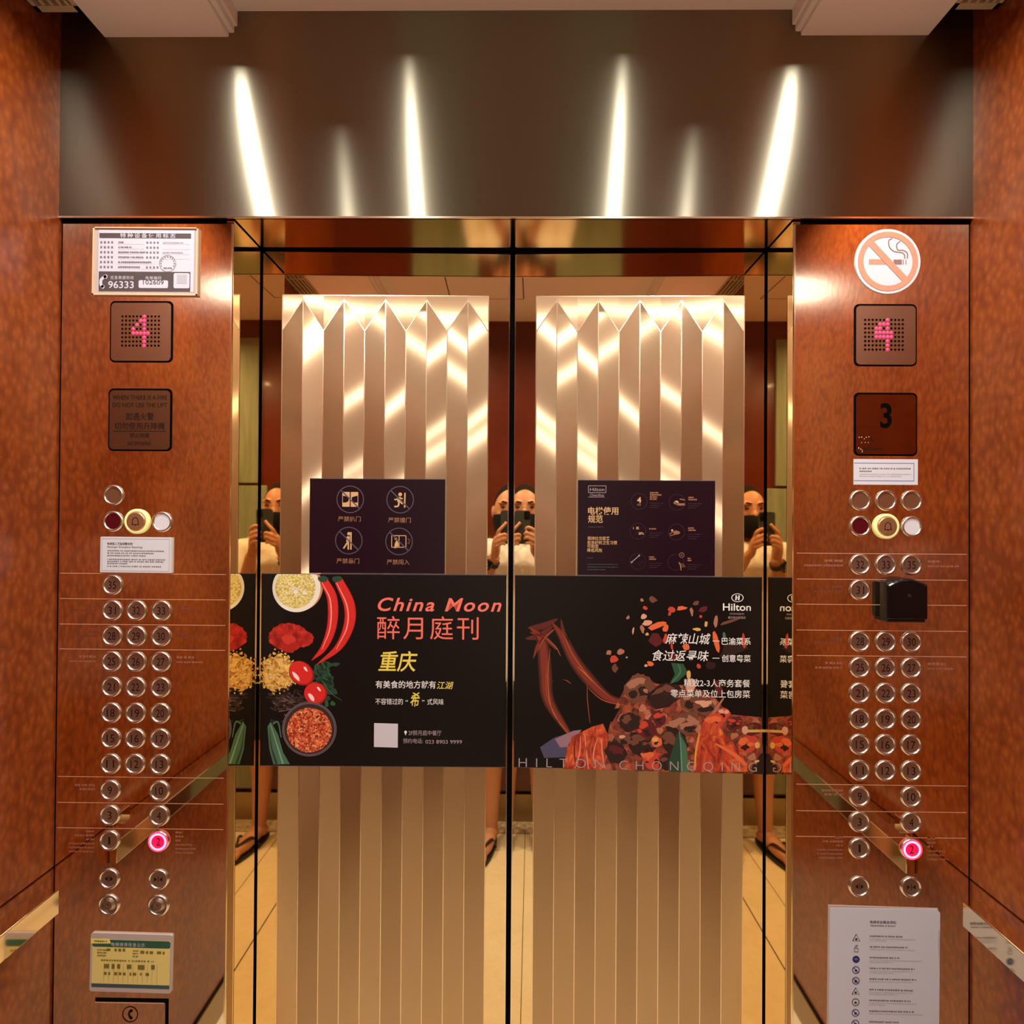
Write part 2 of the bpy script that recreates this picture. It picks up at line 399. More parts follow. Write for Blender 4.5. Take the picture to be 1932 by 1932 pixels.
def fuse(mb, name, parent, voxel=.005, smooth=4, loc=(0, 0, 0)):
    """melts overlapping closed pieces into ONE continuous skin"""
    me = bpy.data.meshes.new(name); me.from_pydata(mb.v, [], mb.f)
    o = bpy.data.objects.new('tmp', me); COL.objects.link(o)
    bm = bmesh.new(); bm.from_mesh(me); bmesh.ops.remove_doubles(bm, verts=bm.verts, dist=1e-6); bmesh.ops.recalc_face_normals(bm, faces=bm.faces); bm.to_mesh(me); bm.free()
    r = o.modifiers.new('r', 'REMESH'); r.mode = 'VOXEL'; r.voxel_size = voxel; r.use_smooth_shade = True
    if smooth:
        s = o.modifiers.new('s', 'SMOOTH'); s.factor = .5; s.iterations = smooth
    dg = bpy.context.evaluated_depsgraph_get(); out = bpy.data.meshes.new_from_object(o.evaluated_get(dg)); out.name = name
    bpy.data.objects.remove(o)
    out.materials.clear(); out.materials.append(MATS[mb.mats[0]])
    for p in out.polygons: p.use_smooth = True
    return link(name, out, parent, loc)
def empty(name, loc=(0, 0, 0), rz=0):
    o = bpy.data.objects.new(name, None); COL.objects.link(o); o.location = loc; o.rotation_euler = (0, 0, rz); o.empty_display_size = .05
    return o
def tag(o, label, cat=None, group=None, kind=None):
    o['label'] = label
    if cat: o['category'] = cat
    if group: o['group'] = group
    if kind: o['kind'] = kind
    return o
def struct(o, label=None):
    o['kind'] = 'structure'
    if label: o['label'] = label
    return o
def on_door(x, y, z, side):
    """place of a point of the flat door plane on the slightly turned leaf of that side (-1 left, 1 right)"""
    px, py = side * JX, D2; a = -side * DELTA
    dx, dy = x - px, y - py
    return (px + dx * math.cos(a) - dy * math.sin(a), py + dx * math.sin(a) + dy * math.cos(a), z), a

# ------------------------------------------------------------------ the setting
b = MB(); b.box(-1.0, 1.0, YR - .1, .3, -.06, 0, 'marble')
for x, k in ((-.17, .0022), (.02, .0012), (.17, .0022)): b.box(x - k, x + k, YR, D2, 0, .0006, 'floor_joint')
b.box(-HX, HX, YR + .002, YR + .12, 0, .0009, 'marble_band'); b.box(-HX, HX, YR + .12, YR + .124, 0, .0010, 'floor_joint')
struct(b.build('floor'), 'cream marble lift floor with dark joints')
for sd, nm in ((-1, 'wall_left'), (1, 'wall_right')):
    b = MB(); b.box(min(sd * HX, sd * (HX + .04)), max(sd * HX, sd * (HX + .04)), YR - .06, .16, .845, 2.78, 'lacquered_wood')
    b.box(min(sd * HX, sd * (HX + .04)), max(sd * HX, sd * (HX + .04)), YR - .06, .16, 0, .839, 'lacquered_wood')
    b.box(min(sd * (HX + .006), sd * (HX + .03)), max(sd * (HX + .006), sd * (HX + .03)), YR - .06, .16, .838, .846, 'gap_black')
    struct(b.build(nm), 'lacquered red-brown figured wood side wall')
    b = MB(); b.box(min(sd * HX, sd * (HX - .008)), max(sd * HX, sd * (HX - .008)), YR, -.002, 0, .092, 'skirting_metal')
    b.box(min(sd * HX, sd * (HX - .003)), max(sd * HX, sd * (HX - .003)), YR, -.002, .092, .098, 'gap_black')
    struct(b.build('baseboard_left' if sd < 0 else 'baseboard_right'), 'dull bronze skirting')
b = MB(); b.box(-HX - .04, HX + .04, YR - .04, YR, 0, 2.78, 'rear_wood')
struct(b.build('wall_rear'), 'red-brown wood rear wall behind the person')
b = MB(); b.box(-HX + .009, HX - .009, YR, YR + .008, 0, .138, 'skirting_metal'); b.box(-HX + .009, HX - .009, YR, YR + .004, .138, .15, 'gap_black')
struct(b.build('baseboard_rear'), 'dull bronze skirting of the rear wall')
# ceiling: middle bay, two soffits with a stepped inner edge, dark slots along the walls
b = MB(); b.box(-.56, .56, YR - .04, 0, 2.535, 2.56, 'ceiling_paint'); b.box(-HX - .04, HX + .04, YR - .04, .2, 2.78, 2.8, 'gap_black')
struct(b.build('ceiling'), 'beige painted lift ceiling')
for sd, nm in ((-1, 'trim_1'), (1, 'trim_2')):
    b = MB()
    for x0, x1, z0 in ((.562, .81, 2.484), (.545, .562, 2.505)):
        a, c = sorted((sd * x0, sd * x1)); b.box(a, c, YR, -.002, z0, 2.56, 'ceiling_paint')
    a, c = sorted((sd * .551, sd * .562)); b.box(a, c, YR, -.002, 2.492, 2.505, 'ceiling_paint')
    struct(b.build(nm, bevel=.002), 'beige ceiling soffit with a stepped inner edge')
# header over the doors, brushed across
b = MB(); Z1 = 2.77
b.add([(-HX, -.006, HZ), (HX, -.006, HZ), (HX, -.006, Z1), (-HX, -.006, Z1)], [(0, 1, 2, 3)], 'header_brushed', uv=[[(0, 0), (0, 1), (1, 1), (1, 0)]])
b.box(-HX, HX, -.0055, 0, HZ, Z1, 'plate_bronze')
b.box(-HX, HX, 0, .3, 2.16, Z1, 'gap_black')
b.box(-HX, HX, -.0075, -.0045, HZ - .0005, HZ + .003, 'bright_edge')
struct(b.build('wall_front'), 'brushed bronze header panel over the lift doors')
b = MB(); b.box(-JX, JX, -.002, D2 + .002, HZ, 2.16, 'transom_bronze'); b.box(-JX - .01, JX + .01, D2 - .002, D2 + .02, HZ - .004, HZ, 'gap_black')
struct(b.build('trim_3'), 'bronze underside of the header above the doors')
b = MB()
for sd in (-1, 1):
    a, c = sorted((sd * JX, sd * (HX + .02))); b.box(a, c, .001, .01, HZ - .008, HZ + .001, 'gap_black')
b.box(-HX, HX, .18, .2, 0, 2.2, 'gap_black')
struct(b.build('trim_4'), 'black shadow joint under the header')
# mirrored jambs
for sd, nm in ((-1, 'trim_5'), (1, 'trim_6')):
    loc, a = on_door(sd * JX, 0, 0, sd)
    b = MB(); x0, x1 = sorted((0, sd * .014)); b.box(x0, x1, .001, D2 + .001, 0, HZ - .003, 'gold_mirror')
    o = b.build(nm, loc=(loc[0], loc[1], 0)); o.rotation_euler.z = a
    struct(o, 'gold mirror door jamb')
# doors: mirror leaf, satin etched chevron field, rubber seals, gaps filled black
def door(sd, nm):
    loc, a = on_door(0, D2, 0, sd)
    r = empty(nm, (sd * JX, D2, 0), a); struct(r, ('left' if sd < 0 else 'right') + ' gold mirror lift door leaf with satin chevron field')
    X = lambda x: sd * abs(x) - sd * JX                            # |x| from the centre -> local
    b = MB(); x0, x1 = sorted((X(.0075), X(JX - .0035))); b.box(x0, x1, 0, .03, 0.004, HZ - .004, 'gold_mirror')
    b.build('mirror_leaf', r)
    b = MB(); x0, x1 = sorted((X(.0), X(.0055))); b.box(x0, x1, .002, .03, 0.004, HZ - .009, 'gap_black')
    x0, x1 = sorted((X(JX - .0035), X(JX))); b.box(x0, x1, .002, .03, 0.004, HZ - .009, 'gap_black')  # dark gap beside the jamb, filled in with a black strip
    b.build('seal_and_gap', r)
    b = MB(); x0, x1 = sorted((X(.0055), X(.0075))); b.box(x0, x1, -.001, .03, 0.004, HZ - .009, 'bright_edge')
    b.build('edge_strip', r)
    L, Rr = sorted((X(.0525), X(.5055))); ZT, ZP, ZV, ZB = 2.0245, 2.0155, 1.946, .01; n = 10; W = (Rr - L) / n
    e = MB(); G = .0009; d = .0009
    xs = [L + W * i for i in range(n + 1)]
    top = lambda i: ZP if i % 2 else ZV
    def uvs(pts, ang):
        c, s = math.cos(ang), math.sin(ang); return [(p[0] * c + p[1] * s, -p[0] * s + p[1] * c) for p in pts]
    rnd = random.Random(3 + sd)
    for i in range(n):
        pts = [(xs[i], ZB), (xs[i + 1], ZB), (xs[i + 1], top(i + 1)), (xs[i], top(i))]
        ang = math.radians((-32 if i % 2 == 0 else 32) + rnd.uniform(-5, 5))
        e.add([(u, -d, v) for u, v in pts], [(0, 1, 2, 3)], 'satin_gold', uv=[uvs(pts, ang)])
    crown = [(xs[0], ZT), (xs[0], ZV)] + [(xs[i], top(i)) for i in range(1, n)] + [(xs[n], ZV), (xs[n], ZT)]
    for i in range(n):
        pts = [(xs[i], top(i)), (xs[i + 1], top(i + 1)), (xs[i + 1], ZT), (xs[i], ZT)]
        e.add([(u, -d, v) for u, v in pts], [(0, 1, 2, 3)], 'satin_gold', uv=[uvs(pts, math.radians(rnd.uniform(-7, 5)))])
    for i in range(n + 1): e.rect(xs[i] - G, xs[i] + G, ZB, top(i) if 0 < i < n else ZT, d + .0003, 'etched_line')
    for i in range(n): e.stroke([(xs[i], top(i)), (xs[i + 1], top(i + 1))], 2 * G, 2 * G, d + .0003, 'etched_line')
    e.stroke([(xs[0], ZT), (xs[n], ZT)], 2 * G, 2 * G, d + .0003, 'etched_line')
    e.build('etched_panel', r)
    return r
door(-1, 'door_1'); door(1, 'door_2')
# rear wall panels
for sd in (-1, 1):
    b = MB(); x0, x1 = sorted((sd * .2, sd * .49)); b.box(x0, x1, YR, YR + .016, 1.702, 2.44, 'sage_panel')
    x0, x1 = sorted((sd * .157, sd * .49)); b.box(x0, x1, YR, YR + .010, .16, 1.69, 'sage_panel')
    struct(b.build('trim_7' if sd < 0 else 'trim_8', bevel=.003), 'sage green rear wall panel')

# ------------------------------------------------------------------ handrails, vents, lamps
for sd in (-1, 1):
    r = empty('handrail', (sd * HX, -.8, .8285))
    tag(r, 'polished brass handrail on the %s wood wall' % ('left' if sd < 0 else 'right'), 'handrail', 'handrails on the side walls')
    b = MB(); x0, x1 = sorted((-sd * .037, -sd * .073)); b.box(x0, x1, -.76, .72, -.0225, .0225, 'brass'); b.build('rail', r, bevel=.0015)
    for y in (.6, .0, -.6):
        b = MB(); x0, x1 = sorted((0, -sd * .04)); b.box(x0, x1, y - .02, y + .02, -.012, .012, 'brass')
        x0, x1 = sorted((0, -sd * .005)); b.box(x0, x1, y - .03, y + .03, -.03, .03, 'brass'); b.build('bracket', r, bevel=.001)
for sd in (-1, 1):
    r = empty('air_vent', (sd * .852, 0, 2.484))
    tag(r, 'slotted cream ceiling vent in the gap beside the %s soffit' % ('left' if sd < 0 else 'right'), 'vent', 'ceiling vents')
    b = MB(); y0, y1 = -1.5, -.066
    for x0, x1, a, c in ((-.042, -.034, y0, y1), (.034, .042, y0, y1), (-.042, .042, y0, y0 + .012), (-.042, .042, y1 - .014, y1)): b.box(x0, x1, a, c, 0, .012, 'vent_paint')
    k = y1 - .1
    while k > y0: b.box(-.034, .034, k - .004, k + .004, .002, .012, 'vent_paint'); k -= .16
    b.box(-.042, .042, y0, y1, .012, .016, 'gap_black'); b.build('frame', r)  # black backing sheet added so the slots look dark
    for x in (-.020, -.004, .012, .026):
        b = MB(); b.box(x - .003, x + .003, y0 + .012, y1 - .014, .001, .014, 'vent_paint'); b.build('slat', r)
for i, (x, y, z) in enumerate(LAMPS):
    r = empty('downlight', (x, y, z))
    nm = ['in the left soffit near the doors', 'in the right soffit near the doors', 'in the ceiling middle left of centre', 'in the ceiling middle right of centre',
          'in the left soffit near the rear wall', 'in the right soffit near the rear wall'][i]
    tag(r, 'small round ceiling downlight ' + nm, 'ceiling light', 'downlights')
    b = MB(); n = 32
    vs, fs = [], []
    for rr, zz in ((.046, .006), (.046, 0.0), (.5 * LAMP_D[i] + .004, 0.0), (.5 * LAMP_D[i] + .002, .003)):
        for k in range(n): vs.append((rr * math.cos(2 * math.pi * k / n), rr * math.sin(2 * math.pi * k / n), zz))
    for q in range(3):
        for k in range(n): fs.append((q * n + k, q * n + (k + 1) % n, (q + 1) * n + (k + 1) % n, (q + 1) * n + k))
    b.add(vs, fs, 'lamp_trim', True); b.build('trim_ring', r)
    b = MB(); b.add([((.5 * LAMP_D[i] + .002) * math.cos(2 * math.pi * k / n), (.5 * LAMP_D[i] + .002) * math.sin(2 * math.pi * k / n), .003) for k in range(n)], [tuple(range(n))[::-1]], 'lamp_glow'); b.build('diffuser', r)
    ld = bpy.data.lights.new('downlight_lamp', 'AREA'); ld.shape = 'DISK'; ld.size = LAMP_D[i]; ld.energy = LAMP_W[i]; ld.color = LAMP_COLOR; ld.spread = math.radians(166)
    lo = bpy.data.objects.new('downlight_lamp', ld); COL.objects.link(lo); lo.parent = r; lo.location = (0, 0, -.001)
b = MB()
for x0, x1, y0, y1 in ((-.27, 0, -1.022, -1.018), (-.27, 0, -1.302, -1.298), (-.272, -.268, -1.3, -1.02), (-.002, .002, -1.3, -1.02)): b.box(x0, x1, y0, y1, 2.5345, 2.536, 'gap_black')
b.box(-.266, -.004, -1.296, -1.024, 2.534, 2.536, 'ceiling_paint')
tag(b.build('ceiling_hatch'), 'square access hatch outlined in black in the beige ceiling', 'hatch')

# ------------------------------------------------------------------ control panels
def lathe_ring():
    return [(.0203, 0), (.0203, .0026), (.0190, .0044), (.0172, .0046), (.0156, .0034), (.0150, .0016)]
_cache = {}
def shared(key, fn):
    if key not in _cache:
        mb = fn(); o = mb.build(key); _cache[key] = o.data; bpy.data.objects.remove(o)
    return _cache[key]
def ring_mb(mat='chrome', k=1.0):
    b = MB(); b.lathe(0, 0, [(r * k, d) for r, d in lathe_ring()], mat)
    b.f.pop(); b.mi.pop(); b.sm.pop(); b.uv.pop()
    return b
def cap_mb(mat, r=.0152, d=.0018):
    b = MB(); b.lathe(0, 0, [(r, .0004), (r, d - .0003), (r - .0006, d)], mat); return b
def numeral_mb(st, mat='engrave_dark'):
    b = MB(); b.text(st, 0, -.0078, .0218, .00195, mat, align='CENTER', width=.0155 if len(st) > 1 else (.0040 if st == '1' else .0078)); return b
def button(parent, x, z, st=None, kind='floor', name='button'):
    if kind == 'lit':
        o = link(name, shared('button_ring', ring_mb), parent, (x, 0, z))
        b = MB(); b.ring(0, 0, .0128, .0168, .0047, 'led_ring_hot'); b.ring(0, 0, .0168, .0196, .0046, 'led_ring'); g = b.build('light_ring', o); g['label'] = 'glowing pink light ring'
        c = cap_mb('led_cap', .0128, .003).build('cap', o); c['label'] = 'glowing magenta cap'
        q = MB(); q.text(st, 0, -.0078, .0218, .0032, 'lens_red', align='CENTER', width=.0078); q.build('numeral', o)
    elif kind == 'floor':
        o = link(name, shared('button_ring', ring_mb), parent, (x, 0, z))
        link('cap', shared('button_cap', lambda: cap_mb('cap_bronze')), o)
        if st: link('numeral', shared('num' + st, lambda: numeral_mb(st)), o)
    elif kind == 'alarm':
        b = MB(); b.lathe(0, 0, [(.0246, 0), (.0246, .004), (.0225, .0058), (.0196, .0058), (.0188, .004)], 'alarm_ring'); b.f.pop(); b.mi.pop(); b.sm.pop(); b.uv.pop()
        o = b.build('alarm_button', parent, (x, 0, z)); o['label'] = 'round alarm button with pale yellow rim and bell'
        b = MB(); b.lathe(0, 0, [(.0188, .001), (.0188, .0062), (.0172, .0078), (.0160, .0080)], 'alarm_cap'); b.build('cap', o)
        b = MB(); arc = [(.0055 * math.cos(t), .0016 + .006 * math.sin(t)) for t in [math.pi * k / 12 for k in range(13)]]
        b.stroke([(.0068, -.0062), (.0055, -.0036)] + arc + [(-.0055, -.0036), (-.0068, -.0062)], .0013, .0013, .0083, 'engrave_dark')
        b.stroke([(-.0074, -.0062), (.0074, -.0062)], .0013, .0013, .0083, 'engrave_dark'); b.stroke([(-.0012, -.0076), (.0012, -.0076)], .0012, .0012, .0083, 'engrave_dark')
        b.build('bell_symbol', o)
    elif kind in ('lens_red', 'lens_white', 'lens_brown'):
        o = link('indicator_lamp', shared('button_ring', ring_mb), parent, (x, 0, z))
        o['label'] = {'lens_red': 'dark red indicator lamp', 'lens_white': 'white indicator lamp', 'lens_brown': 'dark brown indicator lamp'}[kind]
        link('lens', shared('cap' + kind, lambda: cap_mb(kind, .0152, .0022)), o)
    elif kind in ('open', 'close'):
        o = link('button', shared('button_ring', ring_mb), parent, (x, 0, z))
        link('cap', shared('button_cap', lambda: cap_mb('cap_bronze')), o)
        b = MB(); s = 1 if kind == 'open' else -1
        for q in (-1, 1):
            a, t = (.0026, .0082) if s > 0 else (.0082, .0026)
            b.poly([(q * a, .0048), (q * a, -.0048), (q * t, 0)][::q if q == 1 else 1], .0020, 'engrave_dark')
        b.rect(-.0006, .0006, -.0058, .0058, .0020, 'engrave_dark'); b.build('arrow_symbol', o)
    elif kind == 'key':
        o = MB(); o.lathe(0, 0, [(.0212, 0), (.0212, .002), (.0196, .0042), (.0168, .0042), (.0160, .002)], 'chrome'); o.f.pop(); o.mi.pop(); o.sm.pop(); o.uv.pop()
        o = o.build('key_switch', parent, (x, 0, z)); o['label'] = 'round key switch with small bright keyway'
        b = MB(); b.lathe(0, 0, [(.0162, .0004), (.0162, .0022), (.0100, .0026), (.0092, .0040), (.0080, .0042)], 'cap_bronze'); b.build('cap', o)
        b = MB(); b.rect(-.0006, .0006, -.0045, .0030, .0045, 'engrave_dark'); b.disc(-.001, -.0015, .0016, .0046, 'bright_edge'); b.build('keyway', o)
    return o
GRID4L = {0: (6,), 1: (5, 6), 2: (4, 6), 3: (3, 6), 4: (3, 4, 5, 6, 7), 5: (6,), 6: (6,), 7: (6,)}
GRID4R = {0: (6,), 1: (4, 5, 6), 2: (3, 4, 6), 3: (3, 4, 5, 6, 7), 4: (3, 4, 5, 6, 7), 5: (6,), 6: (6,), 7: (6,)}
def plate(parent, name, x0, x1, z0, z1, mat):
    cx, cz = (x0 + x1) / 2, (z0 + z1) / 2; hw, hh = (x1 - x0) / 2, (z1 - z0) / 2
    b = MB(); b.prism(rrect(-hw, hw, -hh, hh, .010), 0, .0004, 'gap_black'); b.prism(rrect(-hw + .0035, hw - .0035, -hh + .003, hh - .0042, .008), .0004, .0022, mat)
    return b.build(name, parent, (cx, 0, cz))
def indicator(parent, x0, x1, z0, z1, grid, col0, row0):
    o = plate(parent, 'floor_indicator', x0, x1, z0, z1, 'plate_bronze'); o['label'] = 'square bronze floor display with glowing pink dot-matrix 4'
    hl, hd, on = MB(), MB(), MB()
    for r in range(8):
        for c in range(11):
            u, v = col0 + c * .00726, row0 - r * .00828
            if c in grid[r]: on.lathe(u, v, [(.0032, .0022), (.0030, .0030), (.0018, .0036), (.0004, .0038)], 'led_lit', 12)
            else:
                hd.disc(u, v, .0024, .0024, 'gap_black', 12)
                hd.poly([(u + .0030 * math.cos(t), v + .0030 * math.sin(t)) for t in [math.radians(a) for a in range(-170, 31, 25)]] + [(u + .0023 * math.cos(t), v + .0023 * math.sin(t)) for t in [math.radians(a) for a in range(30, -171, -25)]], .00245, 'bright_edge')  # glint on the lower rim of each hole, drawn as a bright crescent
    hd.build('dot_grid', o); q = on.build('lit_digit', o); q['label'] = 'glowing pink digit 4'
    return o
def panel(sd):
    r = empty('control_panel', (sd * .722, 0, 0))
    b = MB(); X0, X1 = sorted((sd * (JX + .003), sd * (HX - .004))); X0 -= sd * .722; X1 -= sd * .722
    b.box(X0, X1, 0, .012, .0, HZ - .009, 'bronze_mirror'); b.build('faceplate', r)
    b = MB(); x0, x1 = sorted((sd * JX, sd * (JX + .003))); b.box(x0 - sd * .722, x1 - sd * .722, -.0012, .012, 0, HZ - .009, 'bright_edge'); b.build('edge_strip', r)
    b = MB(); x0, x1 = sorted((sd * (HX - .004), sd * HX)); b.box(x0 - sd * .722, x1 - sd * .722, .002, .012, 0, HZ - .009, 'gap_black'); b.build('shadow_joint', r)
    return r
ox = .722
# --- left panel
PL = panel(-1); tag(PL, 'bronze mirror button panel left of the doors, with fire notice plate', 'control panel', 'lift control panels')
indicator(PL, -.7955 + ox, -.6695 + ox, 1.8405, 1.9625, GRID4L, -.0378 + .0008, .0297)
fp = plate(PL, 'fire_notice_plate', -.7965 + ox, -.6695 + ox, 1.6650, 1.7890, 'notice_bronze'); fp['label'] = 'square bronze plate engraved with the fire warning'
b = MB(); D = .0026
b.text('WHEN THERE IS A FIRE', 0, .0395, .0125, D, 'engrave_dark', align='CENTER', width=.108)
b.text('DO NOT USE THE LIFT', 0, .0245, .0125, D, 'engrave_dark', align='CENTER', width=.108)
b.text('如遇火警', 0, .0005, .0158, D, 'engrave_dark', align='CENTER', width=.056, bold=.004)
b.text('切勿使用升降機', 0, -.0182, .0150, D, 'engrave_dark', align='CENTER', width=.100, bold=.004)
b.rect(-.052, .052, -.0235, -.0222, D, 'engrave_dark')
b.text('禁止吸烟', 0, -.0348, .0100, D, 'engrave_dark', align='CENTER', width=.038)
b.text('NO SMOKING', 0, -.0505, .0100, D, 'engrave_dark', align='CENTER', width=.046)
b.build('engraving', fp)
CX = (-.784 + ox, -.7358 + ox, -.6863 + ox)
button(PL, CX[0], 1.5775, kind='lens_brown')
button(PL, CX[0], 1.526, kind='lens_red'); button(PL, CX[1], 1.526, kind='alarm'); button(PL, CX[2], 1.5255, kind='lens_white')
button(PL, CX[0], 1.4005, '35')
for z, ns in ((1.3505, '31 32 33'), (1.3003, '28 29 30'), (1.2500, '25 26 27'), (1.2000, '21 22 23'), (1.1490, '18 19 20'), (1.0990, '15 16 17'), (1.0488, '11 12 13')):
    for x, s in zip(CX, ns.split()): button(PL, x, z, s)
for z, a, c in ((.9970, '9', '10'), (.9480, '3', '4')): button(PL, CX[0], z, a); button(PL, CX[2], z, c)
button(PL, CX[0], .8983, '1'); button(PL, CX[2], .8983, '2', 'lit')
button(PL, CX[0], .8235, kind='open'); button(PL, CX[2], .8235, kind='close')
button(PL, CX[0], .7727, kind='key'); button(PL, CX[2], .7727, kind='key')
def lines(P, zs, x0, x1):
    b = MB()
    for z in zs: b.rect(x0, x1, z - .0005, z + .0005, .0004, 'engrave_light')
    return b.build('engraved_lines', P)
lines(PL, (1.4226, 1.3725, 1.3223, 1.2733, 1.0223, .9714, .9216), -.889 + ox, -.560 + ox)
def dashes(b, u, v, wd, h, d, mat, rnd, gap=.22):
    """one line of fine print too small to read: runs of tiny marks"""
    x = u
    while x < u + wd:
        q = h * rnd.uniform(.5, 1.5); q = min(q, u + wd - x)
        b.rect(x, x + q, v + h * rnd.uniform(0, .15), v + h * rnd.uniform(.85, 1), d, mat); x += q + h * gap * rnd.choice((1, 1, 1, 2.6))
RND = random.Random(11)
def legend(P, x, s, rows, d0=0):
    b = MB()
    for w_, z, h, mt in rows: dashes(b, x - w_ if s < 0 else x, z, w_, h, .0004, mt, RND)
    return b.build('floor_legend', P)
WS6 = (.0046, .0046, .0046, .0034, .0034, .0034)
for z in (1.354, 1.303, 1.254):
    for s in (-1, 1):
        w1, w2 = (.020, .044) if z > 1.26 else (.034, .052); mt = 'legend_pale' if z < 1.26 else 'legend_faint'
        legend(PL, CX[0] - .032 if s < 0 else CX[2] + .031, s, ((w1, z + .002, .0055, mt), (w2, z - .0065, .0038, mt)))
for s, base, ws in ((-1, .9975, (.040, .030)), (-1, .9068, (.016, .039, .016, .052, .050, .050)), (1, .9068, (.014, .016, .010, .034, .040, .036))):
    legend(PL, CX[0] - .031 if s < 0 else CX[2] + .032, s, [(w_, base + .006 - k * .0078, WS6[k], 'legend_pale') for k, w_ in enumerate(ws)])
# telephone hatch at the foot of the left panel
b = MB(); b.prism([(-.0725, -.30), (.0725, -.30), (.0725, .0), (-.0725, .0)], 0, .0003, 'gap_black'); b.prism(rrect(-.0725, .0675, -.29, -.0055, .004), .0003, .0032, 'bronze_mirror'); b.rect(-.0715, .066, -.0078, -.0058, .0034, 'engrave_light')
ph = b.build('telephone_hatch', PL, (-.7365 + ox, 0, .590)); ph['label'] = 'square hatch marked with a telephone receiver'
b = MB(); b.ring(-.0015, -.029, .0138, .0157, .0036, 'engrave_dark')
b.stroke(spline([(.0015, -.0215), (-.0030, -.0250), (-.0032, -.0320), (.0010, -.0370)], 14), .0042, .0042, .0036, 'engrave_dark'); b.disc(.0006, -.0222, .0030, .0036, 'engrave_dark', 14); b.disc(.0004, -.0362, .0030, .0036, 'engrave_dark', 14)
b.build('receiver_symbol', ph)
# --- right panel
PR = panel(1); tag(PR, 'bronze mirror button panel right of the doors, with dark plate numbered 3', 'control panel', 'lift control panels')
indicator(PR, .6692 - ox, .7913 - ox, 1.8382, 1.9602, GRID4R, -.0378 - .0024, .0292)
tp = plate(PR, 'lift_number_plate', .6692 - ox, .7923 - ox, 1.6632, 1.7868, 'plate_dark_gloss'); tp['label'] = 'dark glossy plate with a bold black 3'
b = MB(); D = .0026
b.text('3', 0, -.006, .066, D, 'gap_black', align='CENTER', bold=.022, sx=.82)
b.text('kg', -.0300, -.0335, .0135, D, 'engrave_dark', sx=.8); b.text('persons', -.0425, -.0510, .0125, D, 'engrave_dark', width=.037)
for k, (u, v) in enumerate([(-.052, -.026), (-.047, -.026), (-.042, -.029), (-.038, -.026), (-.033, -.025), (-.047, -.0365), (-.040, -.036), (-.034, -.036), (-.053, -.047), (-.049, -.049), (-.046, -.051), (-.046, -.054)]):
    b.lathe(u, v, [(.0013, .0022), (.0010, .0032), (.0004, .0035)], 'chrome', 10)
b.build('engraving', tp)
CR = (.6815 - ox, .7315 - ox, .7810 - ox)
for x in CR: button(PR, x, 1.5765, kind='lens_brown')
button(PR, CR[0], 1.526, kind='lens_red'); button(PR, CR[1], 1.526, kind='alarm'); button(PR, CR[2], 1.526, kind='lens_white')
for x, s in zip(CR, ('32', '33', '35')): button(PR, x, 1.4515, s)
button(PR, CR[0], 1.402, '31')
for z, ns in ((1.302, '28 29 30'), (1.2516, '25 26 27'), (1.202, '21 22 23'), (1.152, '18 19 20'), (1.1025, '15 16 17'), (1.0523, '11 12 13')):
    for x, s in zip(CR, ns.split()): button(PR, x, z, s)
for z, a, c in ((1.002, '9', '10'), (.9527, '3', '4')): button(PR, CR[0], z, a); button(PR, CR[2], z, c)
button(PR, CR[0], .9015, '1'); button(PR, CR[2], .9015, '2', 'lit')
button(PR, CR[0], .8278, kind='open'); button(PR, CR[2], .8278, kind='close')
lines(PR, (1.4726, 1.4222, 1.3732, 1.3229, 1.2735, 1.0235, .9722, .9226), .5595 - ox, .888 - ox)
for z, mt, ws in ((1.4545, 'legend_pale', ((.036, .076), (.024, .060))), (1.404, 'legend_faint', ((.022, .056), None)), (1.304, 'legend_faint', ((.020, .056), None)), (1.2556, 'legend_pale', ((.034, .054), (.034, .052)))):
    for s, ww in zip((-1, 1), ws):
        if ww: legend(PR, CR[0] - .032 if s < 0 else CR[2] + .032, s, ((ww[0], z + .001, .0055, mt), (ww[1], z - .0075, .0042, mt)))
for s, base, ws in ((-1, 1.004, (.042, .036)), (-1, .913, (.015, .040, .014, .050, .050, .048)), (1, .913, (.016, .016, .010, .034, .030, .040))):
    legend(PR, CR[0] - .031 if s < 0 else CR[2] + .032, s, [(w_, base + .006 - k * .0078, WS6[k], 'legend_pale') for k, w_ in enumerate(ws)])

# ------------------------------------------------------------------ papers, stickers, card reader
# certificate in a clear holder
r = empty('inspection_certificate', (-.7238, 0, 2.0395)); r.rotation_euler = (0, math.radians(.3), 0)
tag(r, 'black and white inspection certificate with stamp in clear holder, on the left panel', 'certificate')
b = MB(); hw, hh = .1045, .0672
b.prism(rrect(-hw, hw, -hh, hh, .003), 0, .003, 'plastic_clear_edge')
for u0, u1, v0, v1 in ((-hw, hw, -hh, -hh + .003), (-hw, -hw + .003, -hh, hh), (hw - .0028, hw, -hh, hh), (-hw, hw, hh - .002, hh)): b.box(u0, u1, -.0062, -.003, v0, v1, 'acrylic_edge')
b.build('holder', r)
b = MB(); b.rect(-.0945, .096, -.0595, .0625, .0034, 'paper_white'); b.rect(-.093, .0895, .0462, .0562, .0037, 'ink_charcoal'); b.rect(-.093, .0895, -.0590, -.0200, .0037, 'ink_charcoal')
b.prism(rrect(-.0130, .0455, -.0525, -.0370, .003), .0037, .0040, 'paper_white'); b.prism(rrect(.0565, .0880, -.0525, -.0225, .003), .0037, .0040, 'paper_white'); b.rect(.063, .083, -.0435, -.0255, .0042, 'ink_pale')
b.build('sheet', r)
b = MB(); D = .0042
b.text('特种设备使用标志', .004, .0476, .0098, D, 'paper_white', align='CENTER', width=.110, sp=1.4, bold=.01)
